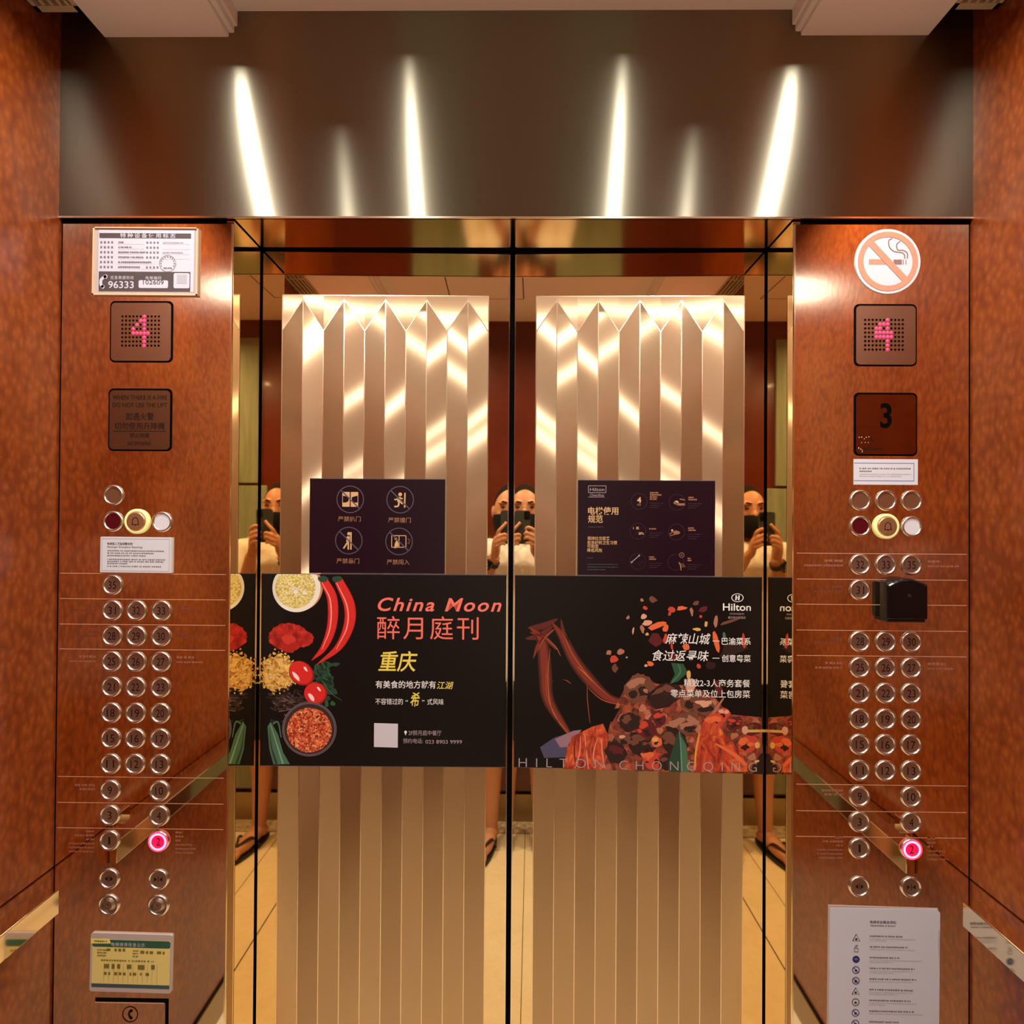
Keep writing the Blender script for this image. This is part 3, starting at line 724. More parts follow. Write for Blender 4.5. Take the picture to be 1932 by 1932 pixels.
b.text('96333', -.0735, -.0530, .0195, D, 'paper_white', width=.051, bold=.012)
b.text('应急救援热线', -.0690, -.0350, .0074, D, 'paper_white', width=.046, sp=1.2); b.text('电梯编码', .0010, -.0352, .0074, D, 'paper_white', width=.031, sp=1.2)
b.text('102609', .0165, -.0452, .0118, D + .0002, 'ink_charcoal', align='CENTER', width=.041)
b.stroke(spline([(-.0775, -.0290), (-.0870, -.0360), (-.0880, -.0450), (-.0835, -.0520)], 16), .0058, .0058, D, 'paper_white'); b.disc(-.0790, -.0305, .0042, D, 'paper_white', 14); b.disc(-.0842, -.0508, .0038, D, 'paper_white', 14)
for k in range(6):
    v = .0362 - k * .0098
    for j in range(4): b.rect(-.0905 + j * .0072, -.0868 + j * .0072, v, v + .0036, D, 'ink_grey')
    dashes(b, -.0545, v + .0004, (.010, .026, .054, .050, .066, .044)[k], .0030, D, 'ink_grey', RND)
    b.rect(-.056, -.003 if k < 4 else .020, v - .0016, v - .0012, D, 'ink_pale')
    if k != 4:
        for j in range(4): b.rect(.0012 + j * .0070, .0046 + j * .0070, v, v + .0034, D, 'ink_grey')
    if k < 4: b.rect(.033, .088, v - .0016, v - .0012, D, 'ink_pale')
    if k in (0, 2): dashes(b, .034, v + .0006, .040, .0028, D, 'ink_pale', RND)
b.ring(.0440, -.0035, .0157, .0165, D + .0002, 'ink_grey')
for k in range(11):
    t = math.radians(200 - k * 22); b.disc(.0440 + .0132 * math.cos(t), -.0035 + .0132 * math.sin(t), .0012, D + .0002, 'ink_grey', 6)
dashes(b, .036, -.0135, .017, .0024, D + .0002, 'ink_grey', RND)
b.build('print', r)
# notice stickers
def sticker(name, x0, x1, z0, z1, label, cat, rot=0):
    r = empty(name, ((x0 + x1) / 2, 0, (z0 + z1) / 2)); r.rotation_euler = (0, math.radians(rot), 0); tag(r, label, cat); return r, (x1 - x0) / 2, (z1 - z0) / 2
r, hw, hh = sticker('notice_sticker', -.8062, -.6660, 1.4253, 1.4950, 'white emergency notice sticker under the bell button on the left panel', 'sticker', .25)
b = MB(); b.prism([(-hw, -hh), (hw, -hh), (hw, hh), (-hw, hh)], 0, .0052, 'sticker_white'); b.build('sheet', r)
b = MB(); D = .0055
for u0, u1, v0, v1 in ((-hw + .003, hw - .003, hh - .0038, hh - .003), (-hw + .003, hw - .003, -hh + .003, -hh + .0038), (-hw + .003, -hw + .0038, -hh + .003, hh - .003), (hw - .0038, hw - .003, -hh + .003, hh - .003)): b.rect(u0, u1, v0, v1, D, 'ink_pale')
b.text('电梯困人紧急报警说明', -.0565, .0195, .0056, D, 'ink_dark', width=.050, bold=.01); b.text('Passenger Emergency Reporting', -.0565, .0136, .0052, D, 'ink_dark', width=.070, shear=.2)
for v, w_ in ((.0065, .112), (.0018, .092), (-.0030, .076), (-.0105, .115), (-.0146, .112), (-.0186, .040), (-.0240, .108)): dashes(b, -.0560, v, w_, .0026, D, 'ink_grey', RND, .35)
b.build('print', r)
r, hw, hh = sticker('notice_sticker', .6694, .7931, 1.6070, 1.6569, 'white notice sticker with thin blue border below the number 3 plate', 'sticker', 0)
b = MB(); b.prism([(-hw, -hh), (hw, -hh), (hw, hh), (-hw, hh)], 0, .0012, 'sticker_white'); b.build('sheet', r)
b = MB(); D = .0015
for u0, u1, v0, v1 in ((-hw, hw - .0072, hh - .0084, hh - .0074), (-hw, hw - .0072, -hh + .0072, -hh + .0082), (hw - .0082, hw - .0072, -hh + .0072, hh - .0074)): b.rect(u0, u1, v0, v1, D, 'ink_blue')
for v, w_, mt, h in ((.0052, .099, 'ink_grey', .0028), (-.0002, .024, 'ink_grey', .0028), (-.0055, .100, 'ink_pale', .0020), (-.0095, .082, 'ink_pale', .0020)): dashes(b, -.0515, v, w_, h, D, mt, RND, .3)
b.build('print', r)
# no smoking sign
r = empty('no_smoking_sign', (.7339, 0, 2.0430)); tag(r, 'round white no smoking sticker at the top of the right panel', 'sign')
b = MB(); b.lathe(0, 0, [(.0636, 0), (.0636, .0016), (.0630, .002)], 'sticker_white', 56); b.build('disc', r)
b = MB(); D = .0023
b.rect(-.0370, -.0030, -.0062, .0042, D, 'sticker_peach'); b.rect(.0110, .0270, -.0062, .0036, D, 'sticker_mauve'); b.rect(.0288, .0304, -.0062, .0036, D, 'sticker_mauve'); b.rect(.0340, .0356, -.0062, .0036, D, 'sticker_mauve')
b.stroke(spline([(.0375, .0052), (.0375, .0160), (.0300, .0215), (.0190, .0225), (.0170, .0330), (.0240, .0395)][::-1], 24) , .0022, .0022, D, 'sticker_mauve')
b.stroke(spline([(.0322, .0052), (.0322, .0120), (.0270, .0170), (.0120, .0195), (.0030, .0280), (.0015, .0400), (.0080, .0450)][::-1], 28), .0022, .0022, D, 'sticker_mauve')
b.build('cigarette_picture', r)
b = MB(); b.ring(0, 0, .0475, .0582, D + .0004, 'sticker_peach', 56)
t = math.radians(-47); c, s = math.cos(t), math.sin(t); b.poly([(-.049 * c - .0055 * s * -1, -.049 * s + .0055 * c * -1 * -1)] and [(q[0] * c - q[1] * s, q[0] * s + q[1] * c) for q in ((-.049, -.0062), (.049, -.0062), (.049, .0062), (-.049, .0062))], D + .0005, 'sticker_peach')
b.build('prohibition_ring', r)
# maintenance card in plastic sleeve
r, hw, hh = sticker('maintenance_card', -.8181, -.6575, .6036, .7172, 'yellow and green maintenance card in a clear sleeve at the foot of left panel', 'card', .8)
b = MB(); b.prism(rrect(-hw, hw, -hh, hh, .004), 0, .0035, 'plastic_clear_edge'); b.build('sleeve', r)
b = MB(); D = .0038
b.rect(-hw + .004, hw - .003, -hh + .009, hh - .011, D, 'card_yellow'); b.prism(rrect(-hw + .004, hw - .003, hh - .026, hh - .012, .004), D, D + .0002, 'card_green'); b.rect(-hw + .004, hw - .003, -hh + .009, -hh + .016, D + .0002, 'card_teal')
b.poly([(-hw + .001, hh - .020), (-hw + .041, hh - .019), (-hw + .037, hh - .0095), (-hw + .001, hh - .0095)], D + .0004, 'card_yellow_light'); b.build('sheet', r)
b = MB(); D = .0045
b.text('电梯维保信息公示', -.0385, hh - .0232, .0082, D, 'blank_pale', width=.066, sp=1.2); dashes(b, -hw + .008, hh - .0165, .026, .0032, D, 'card_ink', RND)
for k in range(3):
    dashes(b, -.066, hh - .033 - k * .0055, .018, .0026, D, 'card_ink', RND); dashes(b, .004, hh - .033 - k * .0055, .011, .0026, D, 'card_ink', RND)
for u, v, w_, h in ((-.048, hh - .034, .040, .006), (.019, hh - .037, .048, .006), (-.052, hh - .068, .100, .010), (-.058, hh - .053, .104, .003), (-.052, hh - .080, .090, .006)): dashes(b, u, v, w_, h, D, 'card_ink', RND, .5)
for k in range(12): b.rect(-.052 + k * .0095, -.0517 + k * .0095, -hh + .019, hh - .058, D, 'card_ink')
b.build('print', r)
# safety sheet
r, hw, hh = sticker('safety_sheet', .6238, .8356, .486, .7877, 'tall white safety instruction sheet with blue icons in a sleeve, right panel foot', 'notice', .5)
b = MB(); b.prism([(-hw - .003, -hh), (hw - .004, -hh), (hw - .004, hh), (-hw - .003, hh + .002)], 0, .0009, 'plastic_clear_edge'); b.build('sleeve', r)
b = MB(); b.prism([(-hw, -hh), (hw, -hh), (hw, hh - .008), (hw - .006, hh - .001), (-hw, hh - .003)], .0010, .0016, 'paper_white'); b.build('sheet', r)
b = MB(); D = .0019
b.text('电梯安全乘坐须知', -.004, hh - .0305, .0062, D, 'ink_dark', align='CENTER', width=.050, bold=.01); dashes(b, -.028, hh - .0365, .048, .0028, D, 'ink_grey', RND, .3)
for k in range(12):
    v = hh - .0595 - k * .0206; u = -.055
    kind = 'tsbnhtpnnbtp'[k]
    if kind == 't':
        T = [(u, v + .0072), (u - .0070, v - .0056), (u + .0070, v - .0056)]; b.stroke(T + [T[0], T[1]], .0014, .0014, D, 'ink_dark'); b.disc(u, v - .0022, .0024, D, 'ink_dark', 10)
    elif kind == 's':
        b.rect(u - .0042, u + .0042, v - .0068, v + .0010, D, 'ink_grey'); b.rect(u - .0036, u + .0020, v + .0026, v + .0040, D, 'ink_dark'); b.rect(u - .0010, u + .0036, v + .0056, v + .0068, D, 'ink_dark')
        b.rect(u - .0030, u + .0030, v - .0050, v - .0008, D + .0002, 'paper_white')
    elif kind == 'b': b.disc(u, v, .0070, D, 'ink_navy', 24); b.rect(u - .003, u + .003, v - .0012, v + .0024, D + .0002, 'ink_blue')
    else:
        b.ring(u, v, .0058, .0073, D, 'ink_navy' if kind in 'nh' else 'ink_dark', 28); b.disc(u, v - .001, .0026, D, 'ink_navy' if kind in 'nh' else 'ink_dark', 10)
        if kind == 'h': b.disc(u, v, .0058, D, 'ink_pale', 24)
        if kind in 'nh': b.stroke([(u - .0045, v + .0045), (u + .0045, v - .0045)], .0014, .0014, D + .0002, 'ink_navy')
    dashes(b, -.029, v + .0026, RND.uniform(.056, .094), .0032, D, 'ink_grey', RND, .25); dashes(b, -.029, v - .0020, RND.uniform(.08, .102), .0022, D, 'ink_pale', RND, .3)
    if k % 3 != 1: dashes(b, -.029, v - .0056, RND.uniform(.03, .06), .0022, D, 'ink_pale', RND, .3)
b.build('print', r)
# card reader
r = empty('card_reader', (.758, 0, 1.3850)); tag(r, 'boxy black card reader covering two buttons beside button 31', 'card reader')
b = MB(); hw, hh = .0381, .036
prof = lambda d, g, t: [(-hw + g, -hh + g), (hw - g, -hh + g), (hw - g, hh - g - t)] + [(hw - g - (2 * (hw - g)) * k / 8, hh - g - t + (.006 + t) * math.sin(math.pi * k / 8)) for k in range(1, 8)] + [(-hw + g, hh - g - t)]
sec = [(0, .001, .001), (.014, .0, .003), (.025, .0, .006), (.029, .003, .006)]
vs = []; 
for d, g, t in sec: vs += [(u, -d, v) for u, v in prof(d, g, t)]
n = len(prof(0, 0, .001)); fs = []
for k in range(len(sec) - 1):
    for i in range(n): fs.append((k * n + i, k * n + (i + 1) % n, (k + 1) * n + (i + 1) % n, (k + 1) * n + i))
fs.append(tuple(range((len(sec) - 1) * n, len(sec) * n))); b.add(vs, fs, 'black_plastic'); b.build('housing', r, bevel=.0015)
b = MB(); b.box(-.0366, .0366, -.022, 0, -.042, -.034, 'black_matte'); b.build('card_slot', r, bevel=.002)
b = MB()
for k in range(3):
    rr = .0024 + k * .0022; b.stroke([(-.001 + rr * math.cos(t), .006 + rr * math.sin(t)) for t in [math.radians(-40 + 80 * q / 8 + 60) for q in range(9)]], .0007, .0007, .0292, 'reader_mark')
b.build('wave_symbol', r)

# ------------------------------------------------------------------ posters on the doors
class Art(MB):
    """flat printed picture drawn in the poster's own units (1 unit = 1.158 mm), origin at its top left"""
    K = .001158
    def __init__(s, u0, v0): super().__init__(); s.u0, s.v0 = u0, v0
    def m(s, x, y): return (x * s.K, -y * s.K)
    def P(s, pts, lay, mat): s.poly([s.m(*p) for p in pts], .0012 + lay * .00012, mat)
    def S(s, pts, w0, w1, lay, mat, wm=None, n=26): s.stroke([s.m(*p) for p in (spline(pts, n) if len(pts) > 2 else pts)], w0 * s.K, w1 * s.K, .0012 + lay * .00012, mat, None if wm is None else wm * s.K)
    def B(s, x, y, rx, ry, lay, mat, n=18, jit=0, rot=0, rnd=random):
        pts = []
        for i in range(n):
            t = 2 * math.pi * i / n; q = 1 + rnd.uniform(-jit, jit); a, c = rx * q * math.cos(t), ry * q * math.sin(t)
            pts.append((x + a * math.cos(rot) - c * math.sin(rot), y + a * math.sin(rot) + c * math.cos(rot)))
        s.P(pts, lay, mat)
    split = None
    def T(s, st, x, y, size, lay, mat, **k):
        if 'width' in k: k['width'] *= s.K
        q = MB() if s.split else s
        u, v = s.m(x, y); q.text(st, u, v, size * s.K, .0012 + lay * .00012, mat, **k)
        if s.split: q.build('text_line', s.split)
def poster(name, sd, x0, x1, z0, z1, base, label):
    p, a = on_door(x0, D2, z1, sd)
    r = empty(name, p, a); tag(r, label, 'poster', 'posters stuck on the lift doors')
    b = MB(); w_, h_ = x1 - x0, z1 - z0; b.prism([(0, -h_), (w_, -h_), (w_, 0), (0, 0)], -.0006 + .0012, .0013, base)
    for e_ in ((0, w_, -.0012, 0), (0, w_, -h_, -h_ + .001)): b.rect(e_[0], e_[1], e_[2], e_[3], .00135, 'print_grey')
    b.build('sheet', r); return r
# left food poster: scale 1 unit = 1 photo pixel at the door plane
r = poster('food_poster', -1, -.5455, -.0095, .992, 1.4125, 'poster_black', 'black spice and chilli restaurant poster on the left door')
O = 494; a = Art(0, 0); rn = random.Random(5)
X = lambda x: x - O
Y = lambda y: y - 1083
def p2(*q): return [(X(x), Y(y)) for x, y in q]
a.P(p2((494, 1084), (640, 1084), (650, 1180), (640, 1300), (560, 1330), (494, 1330)), .3, 'art_slate')
a.P([(x, max(y, 1.2)) for x, y in [(X(564) + 46 * math.cos(t), Y(1108) + 46 * math.sin(t)) for t in [2 * math.pi * k / 40 for k in range(40)]]], 1, 'art_orange')
lem = [(X(560) + 45.5 * math.cos(t), Y(1110) + 46 * math.sin(t)) for t in [2 * math.pi * k / 48 for k in range(48)]]; a.P([(x, max(y, 1.2)) for x, y in lem], 2, 'art_rind')
lem = [(X(558) + 38 * math.cos(t), Y(1110) + 38.5 * math.sin(t)) for t in [2 * math.pi * k / 48 for k in range(48)]]; a.P([(x, max(y, 1.2)) for x, y in lem], 3, 'art_lemon')
for k in range(10):
    t = 2 * math.pi * k / 10 + .2; q = (X(558) + 36 * math.cos(t), Y(1112) + 36 * math.sin(t))
    if q[1] > 2: a.S([(X(558), Y(1112)), q], 1.4, .5, 4, 'art_rind')
a.B(X(559), Y(1118), 5, 4, 5, 'art_rind', 10, .2); a.B(X(576), Y(1120), 5.5, 3, 5, 'art_rind', 10, .2, .3)
for pts, wd in ((((612, 1096), (628, 1130), (628, 1180), (613, 1222), (590, 1247)), 22), (((640, 1096), (660, 1140), (660, 1180), (640, 1222), (599, 1255)), 24)):
    q = p2(*pts); a.S(q, wd * .7, 1, 6, 'art_chilli_dk', wd * 1.35); a.S(q, wd * .62, .6, 7, 'art_chilli', wd * 1.18)
    a.S([(x - wd * .16, y + 4) for x, y in q[:4]], 1.2, .8, 8, 'art_chilli_hi', 4)
for cx in (610, 637): a.B(X(cx), Y(1093), 10, 6, 8, 'art_leaf_dk', 12, .15)
a.B(X(545), Y(1203), 37, 26, 2, 'art_paprika_mound', 44, .05, 0, rn); a.B(X(570), Y(1206), 24, 16, 2.5, 'art_paprika_mound', 36, .06, 0, rn); a.B(X(548), Y(1222), 14, 11, 3, 'art_paprika', 16, .1, 0, rn); a.B(X(546), Y(1207), 13, 9, 4, 'art_paprika_hi', 16, .15, 0, rn)
a.B(X(526), Y(1270), 30, 33, 2, 'art_powder', 40, .14, 0, rn)
for k in range(130):
    t = rn.uniform(0, 6.28); q = rn.gauss(1, .16); a.B(X(526) + 32 * q * math.cos(t), Y(1270) + 32 * q * math.sin(t), rn.uniform(1, 3), rn.uniform(1, 2.6), 3, rn.choice(('art_turmeric', 'art_turmeric_hi')), 6, .3, rn.uniform(0, 3), rn)
for k in range(110):
    x, y = rn.gauss(552, 20), rn.gauss(1328, 17)
    if 512 < x < 590 and 1296 < y < 1365:
        t = rn.uniform(-.9, .9); L = rn.uniform(5, 10); a.S([(X(x - L * math.cos(t)), Y(y - L * math.sin(t) * .6)), (X(x + L * math.cos(t)), Y(y + L * math.sin(t) * .6))], rn.uniform(3, 5), 1.5, 3 + k % 3 * .4, rn.choice(('art_clove', 'art_clove', 'art_clove_hi', 'pep_dark')))
for k in range(60):
    a.B(X(rn.gauss(612, 11)), Y(rn.gauss(1290, 20)), rn.uniform(4, 9), rn.uniform(3, 6), 3 + k % 2 * .4, rn.choice(('art_herb', 'art_leaf_dk', 'art_leaf_dk', 'art_herb')), 8, .3, rn.uniform(0, 3), rn)
a.S(p2((610, 1285), (630, 1310), (648, 1322)), 1.4, .6, 5, 'art_leaf')
for cx, cy, rx, ry, ro in ((571, 1271, 26, 21, .75), (598, 1309, 22, 21, .2)):
    a.B(X(cx), Y(cy), rx, ry, 6, 'art_chilli_dk', 30, 0, ro); a.B(X(cx) - 1, Y(cy) - 1, rx - 2, ry - 2, 6.6, 'art_tomato', 30, 0, ro); a.B(X(cx) - rx * .38, Y(cy) + ry * .3, rx * .4, ry * .17, 7.2, 'art_shine', 12, .15, .9); a.B(X(cx) + rx * .3, Y(cy) - ry * .4, rx * .22, ry * .1, 7.2, 'art_shine', 10, .15, .9)
a.B(X(587), Y(1376), 50, 50, 8, 'art_clove', 48); 
for rr in (51, 48.5): 
    a.ring(*a.m(X(587), Y(1376)), (rr - .7) * a.K, rr * a.K, .0012 + 8.5 * .00012, 'art_glass', 56)
a.B(X(587), Y(1378), 42, 42, 9, 'art_flakes', 48, .015, 0, rn)
lf = p2((508, 1372), (514, 1362), (528, 1386), (538, 1420), (551, 1442), (520, 1443), (512, 1415)); a.P(lf, 9.5, 'art_leaf'); a.S(p2((514, 1368), (526, 1405), (538, 1442)), 1.5, 3, 10, 'art_leaf_hi'); a.S(p2((512, 1376), (516, 1410), (526, 1442)), 1, 5, 10, 'art_leaf_dk'); a.S(p2((518, 1366), (528, 1364), (534, 1392)), 4, 2, 9, 'art_leaf')
a.build('food_picture', r)
t = Art(0, 0); t.split = r; L = 3
t.T('China Moon', X(714), Y(1152), 35, L, 'print_coral', shear=.28, bold=.018, width=234, sp=1.2)
t.T('醉月庭刊', X(713), Y(1202), 47, L, 'print_coral', width=192, sp=1.15)
t.T('重庆', X(716), Y(1263), 41, L, 'print_yellow', shear=.18, bold=.012, width=74)
t.T('有美食的地方就有', X(711), Y(1297), 15.5, L, 'print_white', width=114, bold=.006); t.T('江湖', X(827), Y(1298), 15.5, L, 'print_yellow', width=31, shear=.2, bold=.006)
t.T('不容错过的', X(711), Y(1328), 12.5, L, 'print_white', width=52); t.T('“', X(768), Y(1329), 13, L, 'print_white'); t.T('希', X(777), Y(1330), 29, L, 'print_yellow', shear=.2, sx=.62, bold=.01); t.T('”', X(799), Y(1329), 13, L, 'print_white'); t.T('式风味', X(809), Y(1328), 12.5, L, 'print_white', width=31)
t.P(p2((709, 1364), (754, 1365), (754, 1410), (709, 1409)), L, 'blank_pale')
t.B(X(768.5), Y(1380.5), 2.6, 2.6, L, 'print_white', 14); t.P(p2((766.4, 1382), (770.6, 1382), (768.5, 1387)), L, 'print_white')
t.T('2F醉月庭中餐厅', X(774), Y(1386), 10.5, L, 'print_silver', width=62); t.T('预约电话:', X(764), Y(1401), 10, L, 'print_silver', width=37); t.T('023 8903 9999', X(806), Y(1402), 10, L, 'print_silver', width=69)
t.build('contact_symbols', r)
# right food poster
r = poster('food_poster', 1, .0095, .5455, .992, 1.4125, 'poster_black', 'black poster of spices bursting from flames on the right door')
O = 973; a = Art(0, 0); rn = random.Random(9); Y = lambda y: y - 1088
# flame: every tongue printed as nested bands from dark to glowing
a.P(p2((1030, 1300), (1040, 1286), (1062, 1284), (1080, 1262), (1112, 1286), (1150, 1318), (1180, 1330), (1150, 1338), (1128, 1346), (1118, 1362), (1096, 1378), (1080, 1392), (1056, 1366), (1040, 1336)), .5, 'fl_mid')
def tongue(pts, wm, top=5, w0=2, w1=2, lo=0):
    for k in range(lo, top + 1):
        q = (1, .82, .64, .46, .28, .12)[k]; a.S(p2(*pts), w0 * q, w1 * q, .6 + k * .55, 'glow_%d' % k, wm * q * 2)
for pts, wm, top, w0, w1 in ((((1002, 1186), (1024, 1212), (1031, 1270), (1038, 1325), (1078, 1388)), 27, 3, 6, 10), (((1044, 1178), (1063, 1204), (1086, 1248), (1112, 1282), (1150, 1318), (1196, 1328)), 26, 3, 4, 8),
        (((998, 1188), (1026, 1184), (1054, 1170)), 15, 2, 3, 2), (((993, 1208), (1018, 1203), (1044, 1184)), 13, 2, 2, 4),
        (((1008, 1246), (1020, 1216), (1046, 1190)), 10, 3, 1, 4), (((1002, 1196), (1030, 1206), (1052, 1228)), 9, 3, 2, 3), (((1060, 1170), (1064, 1190), (1074, 1214)), 7, 2, 1, 4)): tongue(pts, wm, top, w0, w1)
for pts, wm, top in ((((1040, 1226), (1036, 1290), (1046, 1345), (1078, 1388)), 5, 5), (((1062, 1190), (1082, 1236), (1116, 1282), (1160, 1322)), 4, 5), (((1090, 1258), (1104, 1271), (1121, 1288)), 7, 5), (((1016, 1232), (1030, 1206), (1048, 1190)), 3, 5), (((1030, 1205), (1050, 1222), (1060, 1240)), 3, 5),
        (((1110, 1288), (1111, 1325), (1116, 1366)), 3, 4), (((1044, 1288), (1066, 1284), (1080, 1292)), 4, 4), (((1034, 1250), (1034, 1310), (1054, 1358), (1076, 1388)), 2.4, 5), (((1110, 1298), (1140, 1322), (1184, 1332)), 3, 5)): tongue(pts, wm, top, 1, 1.6, 3)
a.P(p2((1051, 1246), (1057, 1246), (1066, 1262), (1078, 1286), (1064, 1284), (1060, 1290), (1046, 1290), (1046, 1268)), 4.2, 'poster_black')
a.P(p2((1122, 1350), (1150, 1340), (1172, 1336), (1158, 1362), (1134, 1362)), 4.2, 'poster_black')
a.P(p2((1022, 1412), (1048, 1394), (1082, 1382), (1075, 1430), (1030, 1432)), 2, 'haze_blue'); a.P(p2((1050, 1396), (1085, 1380), (1100, 1378), (1080, 1410), (1060, 1412)), 2.5, 'haze_pale')
a.P(p2((1084, 1390), (1120, 1372), (1140, 1366), (1152, 1392), (1142, 1428), (1140, 1452), (1066, 1452), (1074, 1410)), 4, 'pep_ember')
for k in range(9): x = 1078 + k * 8; a.S(p2((x + 4, 1388 + rn.uniform(-4, 6)), (x + rn.uniform(-6, 8), 1420), (x + rn.uniform(-6, 12), 1450)), 1, 2, 5, rn.choice(('fl_orange', 'fl_red', 'fl_deep', 'fl_pale')), 4)
# pile of peppercorns
a.P(p2((1150, 1380), (1160, 1340), (1175, 1310), (1195, 1275), (1215, 1272), (1240, 1290), (1290, 1292), (1320, 1300), (1350, 1315), (1375, 1345), (1410, 1348), (1436, 1350), (1438, 1456), (1140, 1453), (1142, 1420)), 3, 'pep_rubble')
def rock(x, y, rx, ry, mats, ly):
    a.B(X(x), Y(y), rx, ry, ly, mats[0], 16, .12, rn.uniform(0, 3), rn)
    for k in range(9):
        t = rn.uniform(0, 6.28); q = rn.uniform(.1, .72); k2 = rn.uniform(.12, .34)
        c = 'pep_dark' if math.sin(t) > .35 else (mats[1] if k % 3 else mats[0])
        a.B(X(x) + rx * q * math.cos(t), Y(y) + ry * q * math.sin(t), rx * k2 * 1.3, ry * k2, ly + .12 + k * .03, c, 8, .35, rn.uniform(-.6, .6), rn)
    a.B(X(x) - rx * .3, Y(y) - ry * .42, rx * .42, ry * .26, ly + .42, mats[1], 10, .3, rn.uniform(-.6, .2), rn)
for x, y, rx, ry, c0, c1 in ((1207, 1300, 30, 27, 'pep_brown', 'pep_tan'), (1255, 1312, 34, 22, 'pep_dark', 'pep_brown'), (1302, 1322, 18, 18, 'pep_brown', 'pep_tan'), (1328, 1330, 22, 16, 'pep_brown', 'pep_pink'), (1190, 1362, 20, 18, 'pep_dark', 'pep_brown'), (1222, 1376, 20, 18, 'pep_maroon', 'pep_red'),
        (1215, 1402, 28, 24, 'pep_dark', 'pep_brown'), (1290, 1368, 36, 20, 'pep_brown', 'pep_tan'), (1275, 1400, 28, 24, 'pep_dark', 'pep_brown'), (1245, 1355, 16, 12, 'pep_maroon', 'pep_red'), (1165, 1420, 20, 22, 'pep_dark', 'pep_maroon'), (1365, 1345, 13, 11, 'pep_red', 'pep_pink'),
        (1180, 1395, 14, 12, 'pep_brown', 'pep_pink'), (1240, 1398, 11, 10, 'pep_orange', 'pep_gold'), (1345, 1362, 22, 16, 'pep_red', 'pep_orange'), (1385, 1362, 16, 12, 'pep_maroon', 'pep_red'), (1420, 1372, 16, 12, 'pep_maroon', 'pep_brown'), (1410, 1400, 20, 16, 'pep_red', 'pep_orange'), (1230, 1430, 22, 16, 'pep_red', 'pep_orange'), (1260, 1436, 16, 14, 'pep_dark', 'pep_brown')): rock(x, y, rx, ry, (c0, c1), 5 + (x % 3) * .4)
a.P(p2((1325, 1365), (1350, 1360), (1372, 1388), (1400, 1418), (1412, 1452), (1308, 1454), (1316, 1400)), 6.5, 'pep_ember')
a.S(p2((1350, 1400), (1385, 1420), (1408, 1440)), 3, 6, 7, 'pep_orange', 10); a.S(p2((1320, 1380), (1314, 1415), (1312, 1450)), 2, 3, 7, 'fl_gold', 5)
a.S(p2((1406, 1376), (1442, 1375)), 5, 5, 7, 'pep_gold'); a.B(X(1405), Y(1374), 6, 8, 7.4, 'pep_pink', 12, .1, 0, rn); a.B(X(1428), Y(1402), 5, 6, 7.4, 'pep_gold', 10, .1, 0, rn); a.P(p2((1418, 1442), (1434, 1418), (1440, 1418), (1440, 1456), (1420, 1456)), 7, 'pep_dark'); a.B(X(1427), Y(1432), 5, 2.4, 7.6, 'pep_gold', 10, .1, -.3, rn)
a.P(p2((1262, 1438), (1282, 1375), (1296, 1400), (1302, 1454), (1264, 1454)), 7, 'art_leaf_dk'); a.P(p2((1284, 1385), (1296, 1405), (1302, 1454), (1286, 1454)), 7.3, 'art_leaf'); a.S(p2((1283, 1378), (1286, 1415), (1288, 1453)), .8, 2, 7.8, 'art_leaf_hi')
a.P(p2((1267, 1250), (1290, 1252), (1298, 1268), (1280, 1285), (1264, 1290), (1274, 1272)), 5, 'art_herb'); a.S(p2((1280, 1252), (1284, 1268), (1268, 1288)), 3, 2, 5.5, 'art_leaf', 5)
a.B(X(1300), Y(1272), 4, 9, 5.6, 'pep_gold', 10, .1, 0, rn); a.B(X(1304), Y(1292), 9, 14, 5.4, 'pep_pink', 12, .12, .2, rn); a.P(p2((1345, 1280), (1358, 1285), (1366, 1306), (1352, 1312)), 5, 'pep_maroon'); a.S(p2((1345, 1345), (1365, 1315)), 6, 3, 5.2, 'pep_tan')
